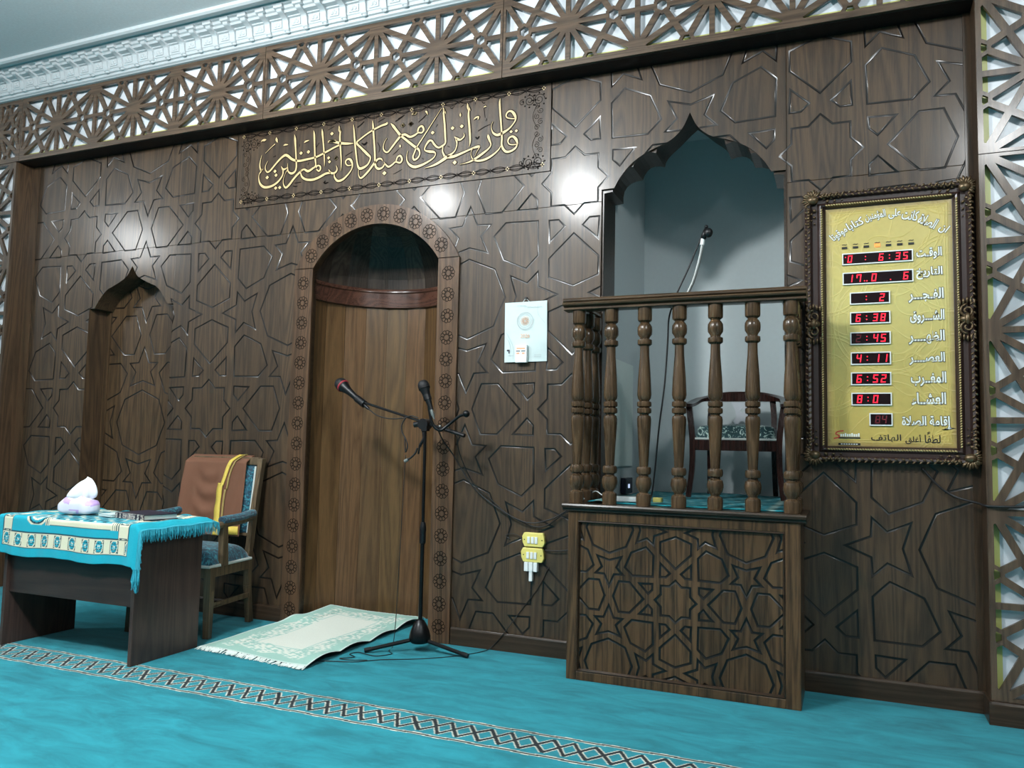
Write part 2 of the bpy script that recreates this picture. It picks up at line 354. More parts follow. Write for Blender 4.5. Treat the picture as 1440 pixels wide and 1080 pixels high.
M_BLED = plain('white indicator', (220, 230, 255), .4, emit=(200, 220, 255), es=1.0)
M_ROOM = plain('grey room wall', (120, 120, 118), .7)
M_SOFFIT = wood('soffit board with painted shade', (20, 18, 18), (13, 12, 12), rough=.5, plank=.5, seed=22, grain='X', coat=.1)  # shade beneath the lattice band is painted into this wood's colour
M_NECK = plain('dull silver tube', (128, 132, 130), .45, metal=.6)
M_CORN = plain('cornice plaster', (180, 187, 189), .6)

# ---------------------------------------------------------------- the room
C = 4.22
XL, XR, YB = -6.0, 11.0, -10.0
ZS = 2.856; PW = 1.4                       # star row and period of the wall carving
def teal(n): return np.tile(np.array([0.019, 0.225, 0.275, 1.0]), (n, 1))
fl = MB(); y1s, y0s = -1.185, -1.445
fl.add([(XL, YB, 0), (XR, YB, 0), (XR, y0s, 0), (XL, y0s, 0)], [(0, 1, 2, 3)]); fl.add([(XL, y1s, 0), (XR, y1s, 0), (XR, 1.6, 0), (XL, 1.6, 0)], [(0, 1, 2, 3)])
fcol = teal(8); sx0, sx1 = -0.6, 6.6
fl.add([(XL, y0s, 0), (sx0, y0s, 0), (sx0, y1s, 0), (XL, y1s, 0), (sx1, y0s, 0), (XR, y0s, 0), (XR, y1s, 0), (sx1, y1s, 0)], [(0, 1, 2, 3), (4, 5, 6, 7)]); fcol = np.vstack([fcol, teal(8)])
nu, nv = 1700, 66; U = np.linspace(sx0, sx1, nu); V = np.linspace(y0s, y1s, nv); uu, vv = np.meshgrid(U, V); uw = uu + .004 * np.sin(uu * 23) ; vw = (vv - y0s) / (y1s - y0s) + .012 * np.sin(uu * 31)
d = np.full(uu.shape, 9.0)
for k in range(2):
    for sg in (1, -1):
        t = (uw / .19 + k / 2) % 1; z = np.abs(t - .5) * 2 if sg > 0 else 1 - np.abs(t - .5) * 2
        wgt = np.where(t < .5, 1.0, 1.7)
        d = np.minimum(d, np.abs((.22 + .56 * z) - vw) * .26 * .62 * wgt)
sc = np.zeros(uu.shape + (4,)); sc[...] = (0.019, 0.225, 0.275, 1)
CREAM = np.array((.72, .70, .58, 1)); BLK = np.array((.012, .018, .022, 1))
inn = (vw > .19) & (vw < .81); sc[(d < .0150) & inn] = CREAM; sc[(d < .0102) & inn] = BLK
e = np.minimum(np.abs(vw - .07), np.abs(vw - .93)) * .26; sc[e < .0115] = CREAM; sc[e < .0066] = BLK
b = len(fl.v); fl.v += [(x, y, 0) for y in V for x in U]; q = [(b + j * nu + i, b + j * nu + i + 1, b + (j + 1) * nu + i + 1, b + (j + 1) * nu + i) for j in range(nv - 1) for i in range(nu - 1)]; fl.f += q; fl.m += [0] * len(q)
fcol = np.vstack([fcol, sc.reshape(-1, 4)])
# brushed pile: large soft patches
nt = M_CARPET.node_tree; hs = [n for n in nt.nodes if n.type == 'HUE_SAT'][0]; bs = nt.nodes['Principled BSDF']; tcn = [n for n in nt.nodes if n.type == 'TEX_COORD'][0]
mpn = node(nt, 'ShaderNodeMapping'); mpn.inputs['Scale'].default_value = (1.6, 4.2, 1); mpn.inputs['Rotation'].default_value = (0, 0, .25); nt.links.new(tcn.outputs['Object'], mpn.inputs[0])
big = node(nt, 'ShaderNodeTexNoise', i_Scale=1.9, i_Detail=9.0, i_Roughness=.68, i_Distortion=.5); nt.links.new(mpn.outputs[0], big.inputs['Vector'])
mrn = node(nt, 'ShaderNodeMapRange'); mrn.inputs[1].default_value = .35; mrn.inputs[2].default_value = .65; mrn.inputs[3].default_value = .72; mrn.inputs[4].default_value = 1.22; nt.links.new(big.outputs['Fac'], mrn.inputs[0])
h2 = node(nt, 'ShaderNodeHueSaturation'); nt.links.new(hs.outputs[0], h2.inputs['Color']); nt.links.new(mrn.outputs[0], h2.inputs['Value']); nt.links.new(h2.outputs[0], bs.inputs['Base Color'])
struct('floor', fl, M_CARPET, smooth='keep', col=fcol)
struct('ceiling', MB().box(XL, XR, YB, .3, C, C + .1), M_CEIL)
struct('wall_left', MB().box(XL - .1, XL, YB, 0, 0, C), M_ROOM); struct('wall_right', MB().box(XR, XR + .1, YB, 0, 0, C), M_ROOM); struct('wall_back', MB().box(XL, XR, YB - .1, YB, 0, C), M_ROOM)
XJ0, XJ1 = -.635, 6.318                    # jambs of the recessed panelling
LW = .50
struct('wall_front_side', MB().box(XL, XJ0 - LW - .03, -.14, 0, 0, C).box(XJ1 + LW + .03, XR, -.14, 0, 0, C), M_WHITE)

AC = 4.896; AW = .5245
def sym(c, half): return [(c - a, z) for a, z in half] + [(c + a, z) for a, z in reversed(half) if a > 1e-6]
alc_half = [(AW, .90), (AW, 2.777)] + smooth_path([(.447, 2.779), (.41, 2.842), (.345, 2.915), (.275, 2.962), (.2, 2.995), (.115, 3.027), (.044, 3.09), (0, 3.18)], 4)
alc = sym(AC, alc_half)
NC = .570; NW = .443
nic_half = [(NW, 0.0), (NW, 2.252)] + smooth_path([(.385, 2.253), (.33, 2.33), (.26, 2.395), (.2, 2.42), (.13, 2.449), (.055, 2.492), (0, 2.571)], 4)
nic = sym(NC, nic_half)
MC, MZ = 2.794, 2.125
def arch(hw, R, z0, n=24):
    a0 = math.acos(hw / R); pts = [(MC + hw, z0)]
    pts += [(MC + R * math.cos(a0 + (PI - 2 * a0) * i / n), MZ + R * math.sin(a0 + (PI - 2 * a0) * i / n)) for i in range(n + 1)] + [(MC - hw, z0)]
    return pts
mih = arch(.55, .63, 0.0)
CP = (1.566, 4.044, 2.927, 3.53)           # calligraphy board
cal = [(CP[0], CP[2]), (CP[1], CP[2]), (CP[1], CP[3]), (CP[0], CP[3])]
dom = [[(XJ0, 0), (XJ1, 0), (XJ1, 3.53), (XJ0, 3.53)], alc, nic, mih, [(CP[0], CP[2]), (CP[1], CP[2]), (CP[1], 3.529), (CP[0], 3.529)]]
polys = [p for p in tile(PW, 0, ZS, -1, 4, -3, 1) if np.mean([q[0] for q in p]) > -.60]
wf = carve(dom, polys, [((XJ0, 2.703), (XJ1, 2.703)), ((5.425, 0), (5.425, 3.53)), ((1.012, 0), (1.012, 3.53)), ((.122, 2.2), (.122, 3.53))], .0118, .0066, 0)
def reveal(mb, loop, y0, y1, closed=True):
    k = len(loop); mb.add([(x, y0, z) for x, z in loop] + [(x, y1, z) for x, z in loop], [(i, (i + 1) % k, k + (i + 1) % k, k + i) for i in range(k if closed else k - 1)])
reveal(wf, alc, 0, .016); reveal(wf, nic, 0, .18)
struct('wall_front', wf, [W_WALL, M_GROOVE], smooth='groove')
bk = MB(); bk.box(XJ0, .1, .045, .06, 0, 3.6).box(1.04, 2.2, .045, .06, 0, 3.6).box(3.4, 4.36, .045, .06, 0, 3.6).box(5.43, XJ1, .045, .06, 0, 3.6).box(XJ0, XJ1, .045, .06, 3.3, 3.6).box(XJ0, XJ1, -.0, .06, 3.531, 3.6)
struct('wall_front_backing', bk, M_BLACK)
struct('trim_1', MB().box(XJ0, XJ0 + .085, -.006, -.0005, 0, 3.5), W_JAMB)
struct('trim_2', MB().box(XJ1 - .034, XJ1, -.006, -.0005, .1, 3.5), W_JAMB)
# recess sides and soffit under the lattice band
YF = -.16
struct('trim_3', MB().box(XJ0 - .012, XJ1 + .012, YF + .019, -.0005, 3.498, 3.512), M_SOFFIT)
struct('trim_4', MB().box(XJ0 - .014, XJ0, YF + .019, .0, 0, 3.5), W_JAMB)
struct('trim_5', MB().box(XJ1, XJ1 + .014, YF + .019, .0, 0, 3.5), W_JAMB)
# pale stuff behind the lattice
struct('wall_front_upper', MB().box(XJ0 - LW - .03, XJ1 + LW + .03, -.06, 0, 3.512, C).box(XJ0 - LW - .03, XJ0 - .014, -.06, 0, 0, 3.512).box(XJ1 + .014, XJ1 + LW + .03, -.06, 0, 0, 3.512), M_WHITE)
# baseboards
def skirt(name, x0, x1, y=0):
    struct(name, MB().extr_x([(y, 0), (y - .016, 0), (y - .016, .094), (y - .012, .104), (y, .106)], x0, x1), W_DARK, bevel=.0015)
skirt('baseboard_left', XJ0 + .0, .125, -.001); skirt('baseboard_middle', 1.014, 2.15, -.001); skirt('baseboard_centre', 3.444, 4.318, -.001); skirt('baseboard_right', 5.503, XJ1, -.001)
skirt('baseboard_far_right', XJ1 - .012, XR, YF - .001); skirt('baseboard_far_left', XL, XJ0 + .012, YF - .001)
struct('baseboard_return', MB().box(XJ1 - .012, XJ1 - .001, YF - .016, -.001, 0, .105), W_DARK)

# cornice
pr = [(-.165, 4.033), (-.181, 4.034), (-.187, 4.040), (-.200, 4.046), (-.204, 4.060), (-.218, 4.064), (-.224, 4.082), (-.230, 4.086), (-.236, 4.150), (-.252, 4.153), (-.254, 4.160), (-.292, 4.163), (-.300, 4.176), (-.314, 4.182), (-.322, 4.198), (-.336, 4.204), (-.346, C), (-.1, C), (-.1, 4.033)]
cn = MB().extr_x(pr, XL, XR)
struct('trim_6', cn, M_CORN)
md = MB(); x = -3.02
while x < 6.9:
    for dx, (w0, w1) in ((0, (.021, .021)),):
        prof = smooth_path([(-.218, 4.066), (-.238, 4.072), (-.247, 4.10), (-.256, 4.135), (-.285, 4.150), (-.318, 4.158), (-.330, 4.172)], 3); k = len(prof)
        back = [(max(y + .05, -.22) if z < 4.14 else y + .01, min(z + .03, 4.205)) for y, z in prof]
        md.extr_x([p for p in prof] + [(-.300, 4.205), (-.22, 4.19), (-.205, 4.08)], x - .021, x + .021)
    md.extr_x([(-.322, 4.176), (-.341, 4.180), (-.345, 4.204), (-.300, 4.206), (-.300, 4.178)], x - .036, x + .036)
    md.ball((x, -.222, 4.064), .02, .012, .011, 8, 5)
    md.extr_x([(-.2285, 4.094), (-.2375, 4.097), (-.2425, 4.143), (-.232, 4.146)], x + .042, x + .116)
    for s in (-1, 1): md.ball((x + .079 + s * .014, -.2405, 4.117), .011, .006, .012, 8, 5)
    md.ball((x + .079, -.241, 4.132), .009, .005, .007, 8, 5)
    x += .157
struct('trim_7', md, M_CORN)
struct('trim_8', MB().extr_x([(-.378, C), (-.382, 4.199), (-.398, 4.192), (-.43, 4.190), (-.447, 4.2), (-.45, C)], XL, XR), M_CORN)

# mihrab niche: curved plank wall, cornice ring, half dome
NA, NB, NY = .535, .56, .03
def nellipse(a, k=1.0): return (MC - NA * k * math.cos(a), NY + NB * k * math.sin(a))
pl = MB(); pc = []; edges = np.linspace(0, PI, 12); tones = rng.uniform(.74, 1.16, 11); tones[5] *= .92
for i in range(11):
    g = .0016
    a0, a1 = edges[i] + g, edges[i + 1] - g
    (xa, ya), (xb, yb) = nellipse(a0), nellipse(a1)
    hue = np.array([1, rng.uniform(.95, 1.03), rng.uniform(.85, 1.1)]) * tones[i]
    pl.add([(xa, ya, 0), (xb, yb, 0), (xb, yb, 2.26), (xa, ya, 2.26)], [(0, 1, 2, 3)]); pc += [(*hue, 1)] * 4
    (xc, yc), (xd, yd) = nellipse(edges[i + 1] - g), nellipse(edges[i + 1] + g)
    pl.add([(xc, yc, 0), (xd, yd + .004, 0), (xd, yd + .004, 2.26), (xc, yc, 2.26)], [(0, 1, 2, 3)]); pc += [(.25, .22, .2, 1)] * 4
struct('wall_niche', pl, W_NICHE, smooth='keep', col=pc)
rg = MB(); prof = [(1.0, 2.225), (.945, 2.232), (.942, 2.335), (.925, 2.342), (.925, 2.358), (.935, 2.366), (1.0, 2.37)]
n = 36; k = len(prof)
rg.add([(*nellipse(PI * j / n, r), z) for j in range(n + 1) for r, z in prof], [(j * k + i, j * k + i + 1, (j + 1) * k + i + 1, (j + 1) * k + i) for j in range(n) for i in range(k - 1)])
struct('trim_9', rg, W_BAND, smooth='auto')
dm = MB(); dc = []; m = 10
for i in range(11):
    a0, a1 = edges[i], edges[i + 1]; vs = []
    t = rng.uniform(.6, 1.25)
    for j in range(m + 1):
        b = PI / 2 * j / m
        for a in (a0, a1): x, y = nellipse(a, .97 * math.cos(b)); vs.append((x, y, 2.36 + .52 * math.sin(b)))
    dm.add(vs, [(2 * j, 2 * j + 1, 2 * j + 3, 2 * j + 2) for j in range(m)]); dc += [(t, t, t, 1)] * len(vs)
struct('ceiling_niche', dm, W_DOME, smooth='keep', col=dc)
jb = MB()
reveal(jb, arch(.505, .585, 0.0, 24), .0, .05, False)
struct('trim_10', jb, W_DARK, smooth='keep')

# doorway in the pointed niche
DY = .18
dd = [[(.16, 0.0), (.99, 0.0), (.99, 2.6), (.16, 2.6)]]
door = carve([[(NC - .40, 0.01), (NC + .43, .01), (NC + .43, 2.62), (NC - .40, 2.62)]], tile(PW, NC - .02 - .7, 1.353 - .7, 0, 1, -1, 1), [], .0105, .006, DY)
d1 = struct('door_1', door, [W_DOOR, M_GROOVE], smooth='groove')
struct('door_frame', MB().box(NC - NW, NC - .40, DY - .012, DY + .02, 0, 2.62).box(NC + .43, NC + NW + .02, DY - .012, DY + .02, 0, 2.62), W_DOOR, d1)
hd = MB().box(.945, .985, DY - .012, DY, 1.245, 1.262); obj('door_handle', hd, M_BRASS, d1, bevel=.002)
kh = MB().tube([(.972, DY - .006, 1.185), (.972, DY, 1.185)], .012, 12).box(.967, .977, DY - .005, DY, 1.15, 1.18); obj('keyhole', kh, M_BLACK, d1)

# alcove behind the pulpit: scalloped arch lining, walls, floor slab

cusp = [(4.436, 2.763), (4.559, 2.901), (4.697, 2.968)]
def lobe(a, b, h, n=7):   # arc from a to b bulging up-left
    a, b = np.array(a), np.array(b); d = b - a; nn = np.array([-d[1], d[0]]); nn /= np.linalg.norm(nn); return [tuple(a + d * t + nn * h * 4 * t * (1 - t)) for t in np.linspace(0, 1, n)]
half = [(AC - AW + .012, .90), (AC - AW + .012, 2.757), cusp[0]] + lobe(cusp[0], cusp[1], .052)[1:] + lobe(cusp[1], cusp[2], .042)[1:] + smooth_path([cusp[2], (4.706, 3.002), (4.739, 3.042), (4.79, 3.084), (4.85, 3.14), (AC, 3.178)], 3)[1:]
sca = half + [(2 * AC - x, z) for x, z in reversed(half[:-1])]
sl = MB(); reveal(sl, sca, .016, .27, False)
# ring between the smooth front outline and the scalloped lining, and its back face
k = len(sca)
for yy in (.0165, .27):
    o = [(AC - AW - .1, .9), (AC + AW + .1, .9), (AC + AW + .1, 3.4), (AC - AW - .1, 3.4)]
    vs = [Vector(p) for p in o] + [Vector(p) for p in sca]
    V2, E2, F2, *_ = delaunay_2d_cdt(vs, [(0, 1), (1, 2), (2, 3), (3, 0)] + [(4 + i, 4 + (i + 1) % k) for i in range(k)], [], 0, 1e-5)
    V2 = np.array([tuple(p) for p in V2]); F2 = np.array([f for f in F2 if len(f) == 3]); F2 = F2[inside(V2[F2].mean(1), [o, sca])]
    sl.add([(p[0], yy, p[1]) for p in V2], F2.tolist())
struct('wall_alcove_arch', sl, W_DARK, smooth='keep')
AY = 1.12; PZ = .925
al = MB()
al.add([(AC - AW, .27, .5), (AC - AW, AY, .5), (AC - AW, AY, 3.6), (AC - AW, .27, 3.6)], [(0, 1, 2, 3)])
al.add([(AC + AW, .27, .5), (AC + AW, AY, .5), (AC + AW, AY, 3.6), (AC + AW, .27, 3.6)], [(3, 2, 1, 0)])
al.add([(AC - AW, AY, .5), (AC + AW, AY, .5), (AC + AW, AY, 3.6), (AC - AW, AY, 3.6)], [(0, 1, 2, 3)])
al.add([(AC - AW, .06, 3.45), (AC + AW, .06, 3.45), (AC + AW, AY, 3.45), (AC - AW, AY, 3.45)], [(0, 1, 2, 3)])
struct('wall_alcove', al, M_GREY, smooth='keep')
struct('floor_alcove', MB().box(AC - AW, AC + AW, .0, AY, .80, PZ), W_PULPX)
struct('wall_alcove_board', MB().box(AC - AW, AC - AW + .012, .275, .77, 1.115, 1.79), M_PALE)

# ---------------------------------------------------------------- lattice screens
def lattice(label, x0, x1, z0, z1, n, vert, edge=None, group='carved lattice screens framing the panelling'):
    t = thing('lattice_screen', label, 'screen', ((x0 + x1) / 2, YF, z0), 0, group)
    Lu, Lv = (z1 - z0, x1 - x0) if vert else (x1 - x0, z1 - z0)
    mg = .026 if vert else .042; bw = .034; c = Lu / n; bars, holes = [], []
    def br(a, b, wd=bw):
        a, b = np.array(a), np.array(b); d = (b - a) / np.linalg.norm(b - a); nn = np.array([-d[1], d[0]]) * wd / 2; bars.append([tuple(a + nn), tuple(b + nn), tuple(b - nn), tuple(a - nn)])
    def hexa(cx, cv, R, a0=0): return [(cx + R * math.cos(a0 + k * PI / 3), cv + R * math.sin(a0 + k * PI / 3)) for k in range(6)]
    v0, v1, vm = mg, Lv - mg, Lv / 2; hv = (v1 - v0) / 2
    bars += [[(0, 0), (Lu, 0), (Lu, mg), (0, mg)], [(0, Lv - mg), (Lu, Lv - mg), (Lu, Lv), (0, Lv)], [(0, 0), (.017, 0), (.017, Lv), (0, Lv)], [(Lu - .017, 0), (Lu, 0), (Lu, Lv), (Lu - .017, Lv)]]
    for i in range(n):
        uc = (i + .5) * c; h = c / 2; f = .33 if c > .6 else .36
        br((uc, v0), (uc, v1), .03); br((uc - h, v0), (uc + h, v1)); br((uc - h, v1), (uc + h, v0)); br((uc - h, vm), (uc + h, vm), .03)
        if i: br((uc - h, v0), (uc - h, v1), .03)
        for s in (-1, 1):
            for r in (-1, 1):
                br((uc + s * f * h, vm + r * hv), (uc + s * h, vm - r * hv)); br((uc, vm), (uc + s * f * h, vm + r * hv))
                bars.append(hexa(uc + s * f * h, vm + r * hv, .047)); holes.append([p for p in hexa(uc + s * f * h, vm + r * hv, .026)])
            hx = uc + s * h * (1 + f) / 2; bars.append(hexa(hx, vm, .054, PI / 6)); holes.append(hexa(hx, vm, .033, PI / 6))
        bars.append(hexa(uc, vm, .056))
        for s in (-1, 1):
            for r in (-1, 1): bars.append(hexa(uc + s * h, vm + r * hv, .056))
    holes = [[(u, min(max(v, mg * .85), Lv - mg * .85)) for u, v in q] for q in holes]
    mp = (lambda p: (x0 + p[1], z0 + p[0])) if vert else (lambda p: (x0 + p[0], z0 + p[1]))
    g = .0012
    o = obj('fretwork', fret(bars, holes, (g, g, Lu - g, Lv - g), YF, YF + .019, mp), W_LATV if vert else W_LAT, t)
    bb = MB(); ee = MB()
    bx0, bx1, bz0 = x0 + .005, x1 - .005, z0 + .005
    if edge == 'left': bx0 = x0 + .056; ee.box(x0 + .016, bx0, -.112, -.062, z0 + .01, z1 - .01)
    if edge == 'right': bx1 = x1 - .040; ee.box(bx1, x1 - .016, -.112, -.062, z0 + .01, z1 - .01)
    if edge == 'bottom': bz0 = z0 + .074; ee.box(x0 + .005, x1 - .005, -.112, -.062, z0 + .016, bz0)
    obj('backing_sheet', bb.box(bx0, bx1, -.112, -.062, bz0, z1 - .005), M_BACK, t)
    if edge: obj('sheet_edge', ee, M_EDGE, t)['label'] = 'yellow green edge strip'
    return t
ZT0, ZT1 = 3.500, 4.042
lattice('lattice screen along the top left, three stars wide above the arched door', -.605, 1.922, ZT0, ZT1, 3, False, 'bottom')
lattice('lattice screen above the calligraphy board, two large stars wide', 1.924, 3.768, ZT0, ZT1, 2, False, 'bottom')
lattice('lattice screen along the top right above the pulpit alcove', 3.770, 6.318, ZT0, ZT1, 3, False, 'bottom')
lattice('square lattice screen in the top left corner of the frame', -1.14, -.607, ZT0, ZT1, 1, False)
lattice('tall lattice screen down the left side of the panelling', -1.14, XJ0, .106, 3.498, 4, True)
lattice('tall lattice screen right of the clock, from mid height to the floor', 6.318, 6.82, .106, 2.694, 3, True, 'left')
lattice('short lattice screen at upper right, above and right of the clock', 6.318, 6.82, 2.696, 3.498, 1, True, 'left')
lattice('square lattice screen in the top right corner of the frame', 6.320, 6.82, ZT0, ZT1, 1, False)

# ---------------------------------------------------------------- mihrab surround with engraved rosettes
def rosette(mb, cx, cz, R, y):
    for k in range(10):
        a = 2 * PI * k / 10 + .15; ca, sa = math.cos(a), math.sin(a); pts = []
        for i in range(13):
            t = 2 * PI * i / 12; r = .70 * R + .27 * R * math.cos(t); s = .235 * R * math.sin(t) * (1 + .35 * math.cos(t))
            pts.append((cx + r * ca - s * sa, cz + r * sa + s * ca))
        mb.ribbon(pts, .0042, y)
    mb.ribbon([(cx + .38 * R * math.cos(2 * PI * i / 20), cz + .38 * R * math.sin(2 * PI * i / 20)) for i in range(21)], .0025, y)
ar = thing('arch_surround', 'oak arch surround engraved with rosettes around the prayer niche', 'arch', (MC, 0, 0))
RI, RO, HI, HO = .580, .712, .493, .643
zi = MZ + math.sqrt(RI ** 2 - HI ** 2); zo = MZ + math.sqrt(RO ** 2 - HO ** 2)
zs = 2.436
ai = math.atan2(zs - MZ, HI); n = 30
P_in = [(MC + RI * math.cos(a), MZ + RI * math.sin(a)) for a in np.linspace(math.atan2(zi - MZ, HI), PI - math.atan2(zi - MZ, HI), n)]
P_out = [(MC + RO * math.cos(a), MZ + RO * math.sin(a)) for a in np.linspace(math.atan2(zo - MZ, HO), PI - math.atan2(zo - MZ, HO), n)]
P_in = [(MC + HI, zs)] + P_in + [(MC - HI, zs)]; P_out = [(MC + HO, zs)] + P_out + [(MC - HO, zs)]
mb = MB(); k = len(P_in); YA = -.018
mb.add([(x, YA, z) for x, z in P_in] + [(x, YA, z) for x, z in P_out] + [(x, -.0006, z) for x, z in P_in] + [(x, -.0006, z) for x, z in P_out],
       [(i, i + 1, k + i + 1, k + i) for i in range(k - 1)] + [(i, 2 * k + i, 2 * k + i + 1, i + 1) for i in range(k - 1)] + [(k + i, k + i + 1, 3 * k + i + 1, 3 * k + i) for i in range(k - 1)] + [(0, k, 3 * k, 2 * k), (k - 1, 3 * k - 1, 4 * k - 1, 2 * k - 1)])
e = mb; e.mi = 1
for i in range(10):
    a = math.radians(32 + 116 * (i + .5) / 10); rosette(e, MC + (RI + RO) / 2 * math.cos(a), MZ + (RI + RO) / 2 * math.sin(a), .050, YA - .0006)
obj('arch_ring', mb, [W_RING, M_BURN], ar, smooth='keep')
for s in (-1, 1):
    x0, x1 = sorted((MC + s * HI, MC + s * HO)); e = MB().box(x0, x1, YA, -.0006, .0, zs - .001); e.mi = 1; z = zs - .105
    while z > .0: rosette(e, (x0 + x1) / 2, z, .047, YA - .0006); z -= .1395
    obj('jamb', e, [W_RING, M_BURN], ar, smooth='keep')

